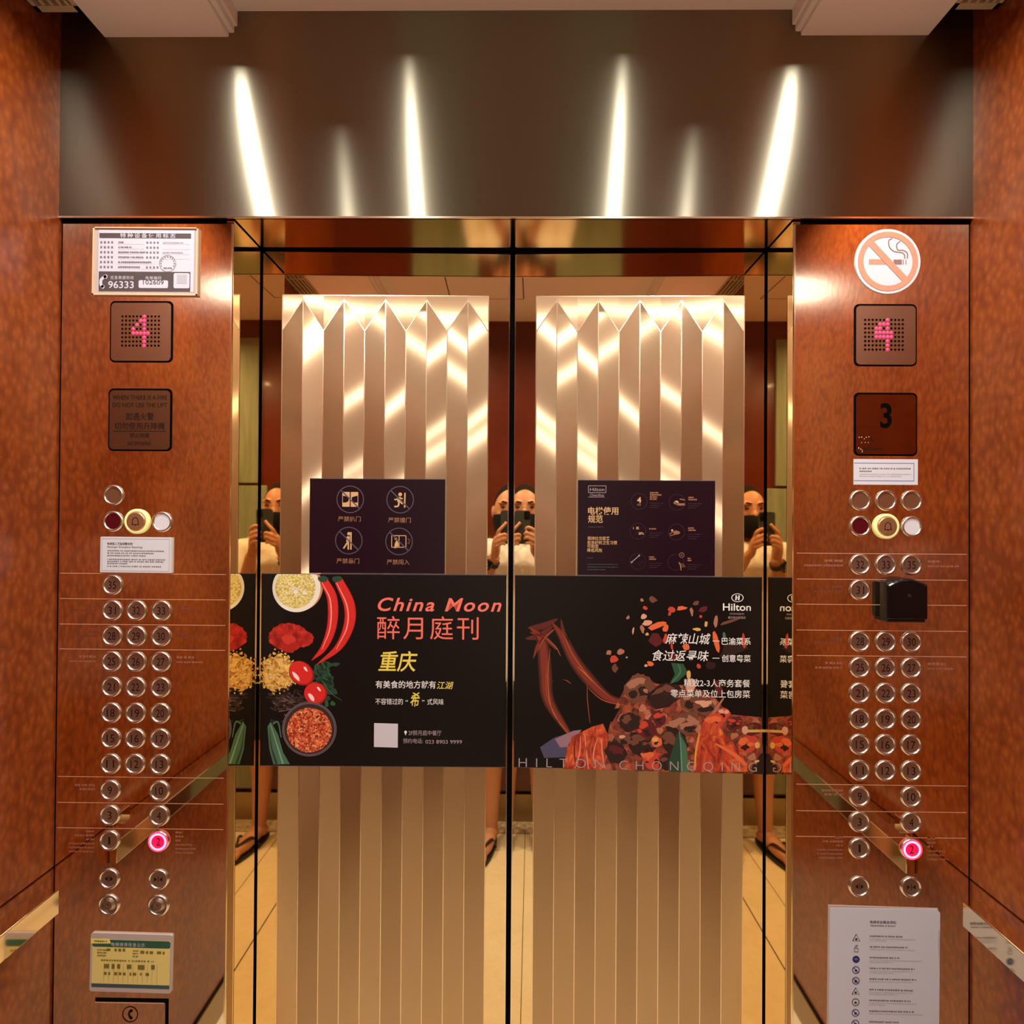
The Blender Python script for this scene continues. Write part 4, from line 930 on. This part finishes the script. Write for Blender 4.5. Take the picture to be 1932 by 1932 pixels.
# flying bits
for x, y, rx, ry, mt in ((1232, 1132, 8, 6, 'pep_brown'), (1212, 1133, 3, 3, 'pep_tan'), (1218, 1148, 4, 4, 'pep_red'), (1215, 1164, 6, 5, 'pep_pink'), (1186, 1166, 3, 4, 'pep_tan'), (1222, 1176, 9, 5, 'pep_pink'), (1240, 1181, 20, 5, 'pep_orange'), (1256, 1185, 5, 7, 'pep_orange'), (1213, 1188, 4, 7, 'pep_tan'), (1222, 1197, 3, 3, 'pep_gold'), (1196, 1190, 1.6, 8, 'pep_pink'),
        (1268, 1151, 8, 5, 'pep_red'), (1264, 1158, 3, 5, 'pep_red'), (1286, 1148, 10, 4, 'pep_orange'), (1305, 1153, 3, 9, 'pep_tan'), (1313, 1138, 6, 5, 'pep_brown'), (1326, 1150, 10, 6, 'pep_maroon'), (1332, 1177, 3, 6, 'pep_gold'), (1314, 1187, 7, 3, 'pep_gold'), (1322, 1163, 3, 3, 'pep_red'),
        (1350, 1172, 4, 10, 'pep_tan'), (1375, 1172, 20, 3, 'pep_brown'), (1351, 1210, 5, 18, 'pep_orange'), (1366, 1202, 3, 10, 'art_leaf'), (1402, 1208, 3, 16, 'pep_red'), (1385, 1222, 28, 12, 'pep_dark'), (1294, 1220, 7, 6, 'pep_orange'), (1268, 1218, 2, 9, 'pep_red'), (1256, 1205, 4, 8, 'pep_red'), (1228, 1252, 6, 5, 'pep_orange'), (1220, 1256, 3, 3, 'pep_pink'), (1318, 1256, 4, 5, 'pep_red'),
        (1172, 1231, 8, 6, 'pep_tan'), (1150, 1232, 5, 5, 'pep_tan'), (1160, 1245, 9, 7, 'pep_red'), (1162, 1262, 6, 8, 'pep_brown'), (1184, 1241, 2, 2, 'print_silver'), (1238, 1208, 14, 12, 'pep_maroon'), (1272, 1240, 12, 8, 'pep_maroon'), (1340, 1255, 10, 8, 'pep_dark')):
    a.B(X(x), Y(y), rx, ry, 4 + (x % 4) * .2, mt, 9, .25, (-.35 if rx > 15 else rn.uniform(-.3, .3)), rn)
a.build('flame_picture', r)
t = Art(0, 0); t.split = r; L = 9
cx, cy = X(1390), Y(1127); t.ring(*t.m(cx, cy), 7.0 * t.K, 8.0 * t.K, .0012 + L * .00012, 'print_white', 36, 1.42); t.S([(cx - 3, cy + 4.6), (cx - 2.2, cy - 4.6)], 2.6, 2.6, L, 'print_white'); t.S([(cx + 2.2, cy + 4.6), (cx + 3, cy - 4.6)], 2.6, 2.6, L, 'print_white'); t.S([(cx - 3, cy + .4), (cx + 3, cy - .4)], 1.6, 1.6, L, 'print_white')
t.T('Hilton', X(1389), Y(1151), 19, L, 'print_white', align='CENTER', width=52, bold=.012); t.T('CHONGQING', X(1389), Y(1158.6), 4.4, L, 'print_silver', align='CENTER', width=27); t.T('重庆希尔顿酒店', X(1389), Y(1166), 5, L, 'print_silver', align='CENTER', width=33)
t.T('麻辣山城', X(1256), Y(1213), 22, L, 'print_white', shear=.22, width=84, bold=.005); t.T('食过返寻味', X(1232), Y(1245), 22, L, 'print_white', shear=.22, width=105, bold=.005)
for y in (1208.5, 1240.5): t.S([(X(1344), Y(y)), (X(1357), Y(y))], 1.2, 1.2, L, 'print_white')
t.T('巴渝菜系', X(1361), Y(1214), 14.5, L, 'print_white', width=54, bold=.008); t.T('创意粤菜', X(1361), Y(1246), 14.5, L, 'print_white', width=54, bold=.008)
t.T('精致2-3人商务套餐', X(1291), Y(1293), 15.5, L, 'print_white', width=123, bold=.005); t.T('零点菜单及位上包房菜', X(1266), Y(1313), 15.5, L, 'print_white', width=148, bold=.005)
t.T('HILTON', X(982), Y(1449.5), 25, L, 'print_silver', width=160, sp=1.9, bold=-.012); t.T('CHONGQING', X(1171), Y(1451.5), 25, L, 'print_silver', width=256, sp=1.9, bold=-.012)
t.build('logo', r)
# dark rule signs
r = poster('rules_sign', -1, -.4415, -.145, 1.4135, 1.6215, 'poster_plum', 'dark plum sign of four forbidden actions, above the left food poster')
O = 585; Y = lambda y: y - 903.5; a = Art(0, 0); a.split = r
a.P(p2((788, 905), (840, 905), (840, 1081), (788, 1081)), .5, 'poster_slate'); a.P(p2((585, 905), (609, 905), (609, 1081), (585, 1081)), .5, 'poster_violet')
for cx, cy in ((661.5, 943), (756, 943), (659.5, 1021), (754.5, 1022)):
    a.ring(*a.m(X(cx), Y(cy)), 24.3 * a.K, 26 * a.K, .0012 + 4 * .00012, 'print_grey', 48)
    a.S([(X(cx - 18), Y(cy - 17.5)), (X(cx + 18), Y(cy + 17.5))], 2.2, 2.2, 4, 'print_grey')
def g(cx, cy, pts, mt='print_gold', ly=2): a.P([(X(cx + x), Y(cy + y)) for x, y in pts], ly, mt)
def gs(cx, cy, pts, w_, mt='print_gold', ly=2): a.S([(X(cx + x), Y(cy + y)) for x, y in pts], w_, w_, ly, mt)
c = (661.5, 943); g(*c, [(-15, -14), (-1, -14), (-1, 14), (-15, 14)]); g(*c, [(1, -14), (15, -14), (15, 14), (1, 14)])
for q in (-1, 1): g(*c, [(q * 14, -7), (q * 9, -6), (q * 3, -4), (q * 3, 3), (q * 8, 6), (q * 14, 6)], 'poster_plum', 3)
c = (756, 943); a.B(X(c[0]), Y(c[1] - 10), 3.6, 3.6, 2, 'print_gold', 16); gs(*c, [(9, -13), (8.5, 15)], 2.6); gs(*c, [(-2, -5), (-2, 4)], 7); gs(*c, [(-2, 4), (-4, 12), (-11, 13)], 3); gs(*c, [(0, 4), (5, 8)], 3); gs(*c, [(-3, -4), (-8, 0), (-11, -1)], 2.4); gs(*c, [(0, -3), (5, -2)], 2.2)
c = (659.5, 1021); a.B(X(c[0]), Y(c[1] - 13), 3.2, 3.2, 2, 'print_gold', 16); gs(*c, [(4, -16), (4, 17)], 2.6); gs(*c, [(-1, -8), (-2, 2)], 6); gs(*c, [(-2, 2), (-6, 9), (-10, 15)], 2.8); gs(*c, [(-1, 2), (-1, 17)], 2.8)
c = (754.5, 1022); gs(*c, [(-14, -11), (13, -11), (13, 11), (-14, 11), (-14, -11)][:2], 1.4); gs(*c, [(13, -11), (13, 11)], 1.4); gs(*c, [(13, 11), (-14, 11)], 1.4); gs(*c, [(-14, 11), (-14, -11)], 1.4); gs(*c, [(0, -11), (0, 11)], 1.4); g(*c, [(-9, 13), (-8, 4), (-5, -2), (-2, 0), (-1, 8), (-3, 10), (-6, 13)]); a.B(X(c[0] - 6), Y(c[1] - 5), 2.4, 2.4, 2, 'print_gold', 12); gs(*c, [(16, -4), (19, -4), (19, 3), (16, 3)], .8, 'print_gold_dim')
for cx, y, s in ((660, 984, '严禁扒门'), (755, 985.5, '严禁撞门'), (658, 1063.5, '严禁靠门'), (753, 1065, '严禁闯入')): a.T(s, X(cx), Y(y), 10.5, 2, 'print_gold_dim', align='CENTER', width=43, bold=.008)
a.build('print', r)
r = poster('rules_sign', 1, .146, .4435, 1.4130, 1.6215, 'poster_plum', 'dark plum lift rules sign with slate stripe, above the right food poster')
O = 1091; Y = lambda y: y - 905; a = Art(0, 0); a.split = r
a.P(p2((1091, 906), (1164, 906), (1164, 1084), (1091, 1084)), .5, 'poster_slate')
x0, x1, y0, y1 = 1110.5, 1143.5, 916, 929
for q in (((x0, y0), (x1, y0)), ((x1, y0), (x1, y1)), ((x1, y1), (x0, y1)), ((x0, y1), (x0, y0))): a.S(p2(*q), .9, .9, 2, 'print_silver')
a.T('Hilton', X(1127), Y(926), 9, 2, 'print_silver', align='CENTER', width=27); a.T('CleanStay', X(1127), Y(935.5), 6, 2, 'print_silver', align='CENTER', width=27); a.S(p2((1110, 937.3), (1141, 937.3)), .7, .7, 2, 'print_silver')
a.T('电梯使用', X(1110), Y(969), 15.5, 2, 'print_gold', width=57, bold=.014); a.T('规范', X(1110), Y(984.5), 15.5, 2, 'print_gold', width=28, bold=.014); dashes(a, *a.m(X(1111), Y(994.5)), 27 * a.K, 1.6 * a.K, .0016, 'print_teal_faint', RND)
for y, s, w_ in ((1018, '保持社交距离', 42), (1026, '和良好的卫生习惯', 56), (1033, '可助您', 21), (1040.5, '降低风险', 28)): a.T(s, X(1109), Y(y), 7.6, 2, 'print_gold', width=w_, bold=.008)
for y, w_ in ((1065, 58), (1070, 58), (1075, 34), (1053, 11)): dashes(a, *a.m(X(1109), Y(y)), w_ * a.K, 1.7 * a.K, .0016, 'print_teal_faint', RND)
for cx, cy in ((1206, 945), (1277, 946), (1204, 1001), (1276, 1002), (1204, 1058), (1275, 1059)): a.ring(*a.m(X(cx), Y(cy)), 14.6 * a.K, 15.3 * a.K, .0016, 'print_faint', 40)
a.T('4', X(1206), Y(947.5), 15, 3, 'print_gold', align='CENTER', bold=.03); a.T('限乘', X(1206), Y(953), 4.6, 3, 'print_gold_dim', align='CENTER', width=7)
a.T('1', X(1195), Y(997.5), 6, 3, 'print_gold', bold=.02); a.T('米', X(1200), Y(997.5), 6, 3, 'print_gold', bold=.02); a.T('3Ft', X(1205), Y(1007.5), 6.4, 3, 'print_gold', width=10, bold=.02); a.S(p2((1197, 1009), (1211, 993)), .6, .6, 3, 'print_faint')
a.S(p2((1271, 946), (1280, 950), (1292, 950)), 5, 4, 3, 'print_gold_dim'); a.S(p2((1282, 940), (1292, 942)), 2, 2, 3, 'print_gold_dim'); a.B(X(1276), Y(947), 4, 4, 3, 'print_gold', 12)
a.S(p2((1263, 1006), (1274, 1000), (1282, 1004), (1264, 1009)), 1.4, 1.4, 3, 'print_gold_dim'); a.B(X(1276), Y(1004), 6, 3, 3, 'print_gold_dim', 12); a.B(X(1268), Y(999), 2, 2, 3, 'print_gold', 10)
a.S(p2((1192.5, 1059.5), (1206.5, 1047)), 1.4, 1.4, 3, 'print_silver'); a.B(X(1192.5), Y(1059.5), 1.8, 1.8, 3, 'print_silver', 10); a.B(X(1206.5), Y(1047), 1.8, 1.8, 3, 'print_silver', 10); 
for k in range(3): a.S(p2((1203 + k * 4, 1060 - k * 3), (1210 + k * 3, 1068 - k * 3)), .6, .6, 3, 'print_faint')
a.ring(*a.m(X(1286), Y(1045.5)), 4 * a.K, 5 * a.K, .0016, 'print_gold_dim', 24); a.S(p2((1284, 1043.5), (1288, 1047.5)), .6, .6, 3, 'print_gold_dim'); a.S(p2((1288, 1043.5), (1284, 1047.5)), .6, .6, 3, 'print_gold_dim')
a.S(p2((1281, 1059), (1284, 1066), (1285, 1074)), 1.2, 1, 3, 'print_gold'); 
for k in range(4): a.S(p2((1281 + k * 2.6, 1060 + k * .5), (1286 + k * 2.4, 1069 - k * .3)), .8, .7, 3, 'print_gold_dim')
for x, y, ws in ((1226, 930, (16, 22, 14, 13)), (1298, 938.5, (10, 16)), (1225, 998, (13,)), (1298, 996, (11, 14)), (1225, 1051, (10, 13)), (1297, 1053, (6, 7))):
    for k, w_ in enumerate(ws): dashes(a, *a.m(X(x), Y(y + k * 4)), w_ * a.K, 3 * a.K, .0016, 'print_gold_dim', RND, .12)
    for k in range(3): dashes(a, *a.m(X(x), Y(y + len(ws) * 4 + 3 + k * 4)), (26 - k * 5) * a.K, 1.4 * a.K, .0016, 'print_faint', RND)
a.build('print', r)

# ------------------------------------------------------------------ person with phone, at the back of the cabin
px = .010; PY = -1.43
pr = empty('person', (px, PY, 0)); tag(pr, 'person in white T-shirt and black face mask photographing with a phone', 'person')
LH = Vector((px, PY, 0))
B = MB()
def W(x, y, z): return (x - px, y - PY, z)                          # world -> person
def tube(pts, rs, mb=None, flat=None, n=16): add_tube(mb or B, [W(*p) for p in pts], rs, 'skin', n, flat)
HC = (px, -1.425, 1.575)
def headfn(q):
    z = q.z; k = 1.0
    if z < -.1: k = 1 - .30 * min(1, (-z - .1) / .9) ** 1.3
    y = q.y * (1.0 if q.y < 0 else .96); 
    if z < 0 and q.y > 0: y *= 1 + .05 * (-z)
    return Vector((q.x * k, y, z))
add_ball(B, W(*HC), (.076, .098, .118), 'skin', 32, 24, headfn)
add_ball(B, W(HC[0], HC[1] + .040, HC[2] - .075), (.046, .050, .040), 'skin')          # jaw
add_ball(B, W(HC[0], HC[1] + .096, HC[2] - .022), (.013, .016, .018), 'skin')          # nose tip
tube([(HC[0], HC[1] + .084, HC[2] + .018), (HC[0], HC[1] + .098, HC[2] - .018)], [.008, .012])
for s in (-1, 1):
    add_ball(B, W(HC[0] + s * .079, HC[1] + .002, HC[2] - .012), (.010, .018, .030), 'skin')   # ears
    add_ball(B, W(HC[0] + s * .032, HC[1] + .080, HC[2] + .030), (.026, .014, .010), 'skin')   # brow
    add_ball(B, W(HC[0] + s * .042, HC[1] + .058, HC[2] - .022), (.020, .018, .016), 'skin')   # cheek
tube([(px, -1.44, 1.38), (px, -1.438, 1.45), (px, -1.43, 1.52)], [.062, .056, .056])
add_loft(B, [(0, 0, .80, .10, .08), (0, 0, .88, .158, .108), (0, 0, .96, .150, .105), (0, .0, 1.08, .138, .098), (0, 0, 1.22, .158, .108), (0, 0, 1.32, .165, .105), (0, 0, 1.385, .150, .080), (0, -.004, 1.425, .070, .058)], 'skin')
EL = {-1: (-.165, -1.375, 1.135), 1: (.185, -1.375, 1.135)}; WR = {-1: (-.058, -1.262, 1.362), 1: (.078, -1.262, 1.362)}
for s in (-1, 1):
    sh = (px + s * .165, -1.435, 1.375); e = EL[s]; wq = WR[s]
    tube(spline([(px + s * .12, -1.435, 1.385), sh, ((sh[0] + e[0]) / 2 + s * .01, (sh[1] + e[1]) / 2, (sh[2] + e[2]) / 2), e], 14), [.055 - .016 * k / 14 for k in range(15)])
    mid = tuple((e[k] + wq[k]) / 2 + (0, -.006, -.006)[k] for k in range(3))
    tube(spline([e, mid, wq], 12), [.042 - .002 * k if k < 4 else .036 - .0012 * (k - 4) for k in range(13)])
    kx = s                                                          # hands: side of the phone
    ex = -.0330 if s < 0 else .0370                                 # phone edge
    pal = [(wq[0], wq[1], wq[2]), (ex + s * .021, -1.240, 1.392), (ex + s * .020, -1.230, 1.425), (ex + s * .017, -1.218, 1.452)]
    tube(spline(pal, 10), [.024, .025, .026, .027, .027, .026, .025, .023, .021, .018, .013], flat=((s * .8, -.6, 0), .62))
    if s < 0:
        fing = [[(-.046, -1.222, 1.450), (-.042, -1.200, 1.474), (-.022, -1.198, 1.497), (-.006, -1.201, 1.516)],
                [(-.049, -1.222, 1.436), (-.040, -1.195, 1.452), (-.014, -1.194, 1.463), (-.004, -1.200, 1.452)],
                [(-.050, -1.224, 1.418), (-.041, -1.194, 1.432), (-.016, -1.193, 1.444), (-.006, -1.199, 1.433)],
                [(-.050, -1.228, 1.402), (-.043, -1.198, 1.412), (-.022, -1.195, 1.424), (-.012, -1.200, 1.415)]]
        th = [(-.052, -1.250, 1.395), (-.048, -1.246, 1.425), (-.030, -1.236, 1.455), (-.014, -1.232, 1.474)]
    else:
        fing = [[(.060, -1.222, 1.452), (.060, -1.196, 1.480), (.036, -1.193, 1.494), (.022, -1.200, 1.484)],
                [(.063, -1.222, 1.437), (.057, -1.192, 1.456), (.030, -1.190, 1.470), (.016, -1.199, 1.462)],
                [(.064, -1.225, 1.420), (.057, -1.191, 1.437), (.031, -1.189, 1.449), (.016, -1.198, 1.442)],
                [(.063, -1.229, 1.404), (.056, -1.194, 1.416), (.034, -1.192, 1.427), (.022, -1.199, 1.420)]]
        th = [(.066, -1.250, 1.395), (.062, -1.246, 1.428), (.044, -1.236, 1.462), (.030, -1.232, 1.482)]
    if s > 0: fing = [[(p[0] - .0072, p[1], p[2]) for p in f_] for f_ in fing]; th = [(p[0] - .0072, p[1], p[2]) for p in th]
    for q, f_ in enumerate(fing): tube(spline(f_, 12), [(.0098, .0096, .0094, .0084)[q] * (1 - .022 * k) for k in range(13)], n=12)
    tube(spline(th, 10), [.0135 - .0004 * k for k in range(11)], n=12)
    # leg and foot
    hx, ax = px + s * .088, px + s * .080
    tube(spline([(hx, PY, .90), (hx, PY + .004, .68), (px + s * .083, PY + .02, .47), (ax, PY + .005, .30), (ax, PY + .03, .085)], 24), [.090 - .0034 * k if k < 10 else (.056 - .0002 * (k - 10) if k < 15 else .055 - .0026 * (k - 15)) for k in range(25)])
    tx = px + s * .128
    tube(spline([(ax - s * .008, PY + .005, .050), (ax + s * .004, PY + .05, .062), (ax + s * .024, PY + .13, .045), (tx, PY + .19, .036)], 12), [.031, .034, .036, .036, .036, .036, .036, .035, .035, .034, .032, .030, .026], flat=((0, 0, 1), .78))
    for k in range(5):
        u = k - 2; tube([(tx + s * (-.022 + .011 * k) * 1.0, PY + .185, .034), (tx + s * (-.020 + .0112 * k), PY + (.222, .224, .218, .210, .200)[k], .029)], [(.013, .0095, .009, .0085, .008)[k]] * 2, n=10)
body = fuse(B, 'body', pr, .0042, 3)
# clothing
S_ = MB()
add_loft(S_, [(0, 0, .79, .188, .136), (0, 0, .90, .184, .132), (0, .002, 1.05, .166, .120), (0, .002, 1.20, .174, .122), (0, 0, 1.32, .184, .120), (0, 0, 1.380, .178, .100), (0, -.001, 1.412, .140, .084), (0, -.002, 1.434, .086, .074)], 'shirt_white', 40)
for s in (-1, 1):
    sh = (px + s * .150, -1.436, 1.375); e = EL[s]; k = .66; q = tuple(sh[i] + (e[i] - sh[i]) * k for i in range(3))
    add_tube(S_, [W(px + s * .09, -1.436, 1.372), W(sh[0], sh[1], sh[2] - .004), W(*[(sh[i] + q[i]) / 2 for i in range(3)]), W(*q)], [.066, .080, .078, .076], 'shirt_white', 24)
sh_ = fuse(S_, 'tshirt', pr, .006, 6); sh_['label'] = 'loose white T-shirt'
S_ = MB(); add_loft(S_, [(0, 0, .76, .166, .118), (0, 0, .86, .166, .116), (0, 0, .93, .158, .112)], 'shorts_cloth', 36)
for s in (-1, 1): add_loft(S_, [(s * .090, .012, .50, .082, .088), (s * .088, .004, .66, .086, .096), (s * .082, 0, .78, .086, .106), (s * .070, 0, .84, .078, .100)], 'shorts_cloth', 28)
fuse(S_, 'shorts', pr, .007, 5)
# hair, brows, eyes, mask
b = MB(); vs, fs = [], []; n, m_ = 40, 20
for j in range(m_ + 1):
    for i in range(n):
        ph = 2 * math.pi * i / n; front = max(0, math.sin(ph)); lim = math.radians(118 - 80 * front ** .5)
        thh = lim * j / m_; q = headfn(Vector((math.sin(thh) * math.cos(ph), math.sin(thh) * math.sin(ph), math.cos(thh))))
        vs.append((HC[0] - px + q.x * .0785, HC[1] - PY + q.y * .1005, HC[2] + q.z * .1205))
for j in range(m_):
    for i in range(n): fs.append((j * n + i, (j + 1) * n + i, (j + 1) * n + (i + 1) % n, j * n + (i + 1) % n))
b.add(vs, fs, 'hair_black', True); o = b.build('hair', pr); o['label'] = 'black buzz-cut hair'
sm = o.modifiers.new('solid', 'SOLIDIFY'); sm.thickness = .003
for s in (-1, 1):
    b = MB(); add_tube(b, [W(HC[0] + s * .014, HC[1] + .098, HC[2] + .030), W(HC[0] + s * .034, HC[1] + .093, HC[2] + .035), W(HC[0] + s * .054, HC[1] + .078, HC[2] + .029)], [.003, .0042, .0026], 'hair_black', 8); b.build('eyebrow', pr)
    b = MB(); add_ball(b, W(HC[0] + s * .033, HC[1] + .085, HC[2] + .010), (.014, .007, .0042), 'eye_dark'); b.build('eye', pr)
b = MB(); vs, fs = [], []; n, m_ = 26, 16
for j in range(m_ + 1):
    v = j / m_; z = -.030 - .100 * v
    for i in range(n + 1):
        a = -1 + 2 * i / n; ang = a * math.radians(98); bz = z + .012 * (1 - abs(a)) * (1 - v) - (0 if v < .5 else .010 * abs(a) * (v - .5) * -2)
        rx = .081 * (1 - .22 * max(0, v - .35)); ry = .100 + .022 * (1 - abs(a)) ** 1.3 * math.sin(math.pi * min(1, v * .85 + .12)) - .020 * max(0, v - .6)
        vs.append((HC[0] - px + rx * math.sin(ang), HC[1] - PY + ry * math.cos(ang), HC[2] + bz))
for j in range(m_):
    for i in range(n): fs.append((j * (n + 1) + i, j * (n + 1) + i + 1, (j + 1) * (n + 1) + i + 1, (j + 1) * (n + 1) + i))
b.add(vs, fs, 'mask_black', True); o = b.build('face_mask', pr); sm = o.modifiers.new('solid', 'SOLIDIFY'); sm.thickness = .002; o['label'] = 'black face mask over nose and chin'
# watch on the left wrist
def wrist_dir(s): e, q = Vector(EL[s]), Vector(WR[s]); return (q - e).normalized()
d_ = wrist_dir(-1); c_ = Vector(WR[-1]) - d_ * .035
b = MB(); side = d_.cross(Vector((0, 1, 0))).normalized(); fw = side.cross(d_).normalized()
if fw.y < 0: fw = -fw
nrm = Vector((-.30, .95, .12)).normalized(); nrm = (nrm - d_ * nrm.dot(d_)).normalized(); tan = nrm.cross(d_)
vs, fs = [], []; n = 28
for k in range(n):
    a_ = 2 * math.pi * k / n; q = nrm * math.cos(a_) + tan * math.sin(a_)
    for rr, hh_ in ((.0325, -.011), (.0350, -.011), (.0350, .011), (.0325, .011)): vs.append(W(*(c_ + q * rr + d_ * hh_)))
for k in range(n):
    for j in range(4): fs.append((k * 4 + j, k * 4 + (j + 1) % 4, ((k + 1) % n) * 4 + (j + 1) % 4, ((k + 1) % n) * 4 + j))
b.add(vs, fs, 'rubber_black', True); wt = b.build('wristwatch', pr); wt['label'] = 'black square smart watch on the left wrist'
b = MB(); pts = rrect(-.019, .019, -.0225, .0225, .007)
vs = [W(*(c_ + nrm * .033 + tan * u + d_ * v)) for u, v in pts] + [W(*(c_ + nrm * .043 + tan * u * .92 + d_ * v * .92)) for u, v in pts]; n = len(pts)
b.add(vs, [(i, (i + 1) % n, n + (i + 1) % n, n + i) for i in range(n)] + [tuple(range(n, 2 * n))], 'glass_black'); b.build('watch_case', wt)
b = MB()
for u0, u1, v0, v1 in ((-.008, -.002, -.010, .012), (.000, .003, -.010, .004), (.005, .010, -.014, -.008)): b.add([W(*(c_ + nrm * .0434 + tan * u + d_ * v)) for u, v in ((u0, v0), (u1, v0), (u1, v1), (u0, v1))], [(0, 1, 2, 3)], 'watch_mark')
b.build('watch_display', wt)
# flip-flops
for s in (-1, 1):
    ax, tx = px + s * .080, px + s * .128
    def sole(t):
        c0 = Vector((ax - s * .012, PY - .035)); c1 = Vector((tx + s * .002, PY + .238)); c = c0.lerp(c1, t); return c
    b = MB(); L_, R2 = [], []
    dr = (sole(1) - sole(0)).normalized(); sd_ = Vector((dr.y, -dr.x))
    for k in range(21):
        t = k / 20; wd = .036 * (math.sin(math.pi * min(max(t, .02), .985)) ** .38) * (1 + .22 * t - .12 * math.sin(math.pi * t)); c = sole(t); L_.append(c + sd_ * wd); R2.append(c - sd_ * wd)
    out = L_ + R2[::-1]; n = len(out); vs = [W(q.x, q.y, .001) for q in out] + [W(q.x, q.y, .017) for q in out]
    b.add(vs, [tuple(range(n, 2 * n)), tuple(reversed(range(n)))] + [(i, (i + 1) % n, n + (i + 1) % n, n + i) for i in range(n)], 'rubber_black'); ff = b.build('flip_flop', pr)
    b = MB(); toe = sole(.80)
    for q in (-1, 1):
        k = sole(.40) + sd_ * q * .037; mid = sole(.62) + sd_ * q * .026
        add_tube(b, [W(*p) for p in spline([(k.x, k.y, .016), ((k.x + mid.x) / 2, (k.y + mid.y) / 2, .060), (mid.x, mid.y, .076), (toe.x, toe.y, .058)], 10)], [.006] * 11, 'rubber_black', 8)
    b.build('strap', ff)
# phone held in both hands
r = empty('smartphone', (.002, -1.222, 1.420)); tag(r, 'dark green-grey smartphone held up in both hands of the person', 'phone')
b = MB(); b.prism(rrect(-.035, .035, 0, .148, .011, 8), 0, .0095, 'phone_case'); b.prism(rrect(-.033, .033, .002, .146, .010, 8), -.0006, .0001, 'glass_black')
o = b.build('case', r); o.rotation_euler.z = math.pi; o.location = (0, .0, 0)
b = MB(); b.prism(rrect(-.0125, .0125, -.018, .018, .007, 6), 0, .0018, 'glass_black'); o = b.build('camera_bump', r, (.0205, .0095, .126)); o.rotation_euler.z = math.pi
for u, v in ((-.0055, .009), (-.0055, -.009), (.0058, 0)):
    q = MB(); q.lathe(0, 0, [(.0056, 0), (.0056, .0010), (.0046, .0012), (.0044, .0006)], 'black_plastic', 24); l2 = q.build('lens', o, (u, -.0018, v))
bpy.context.view_layer.update()
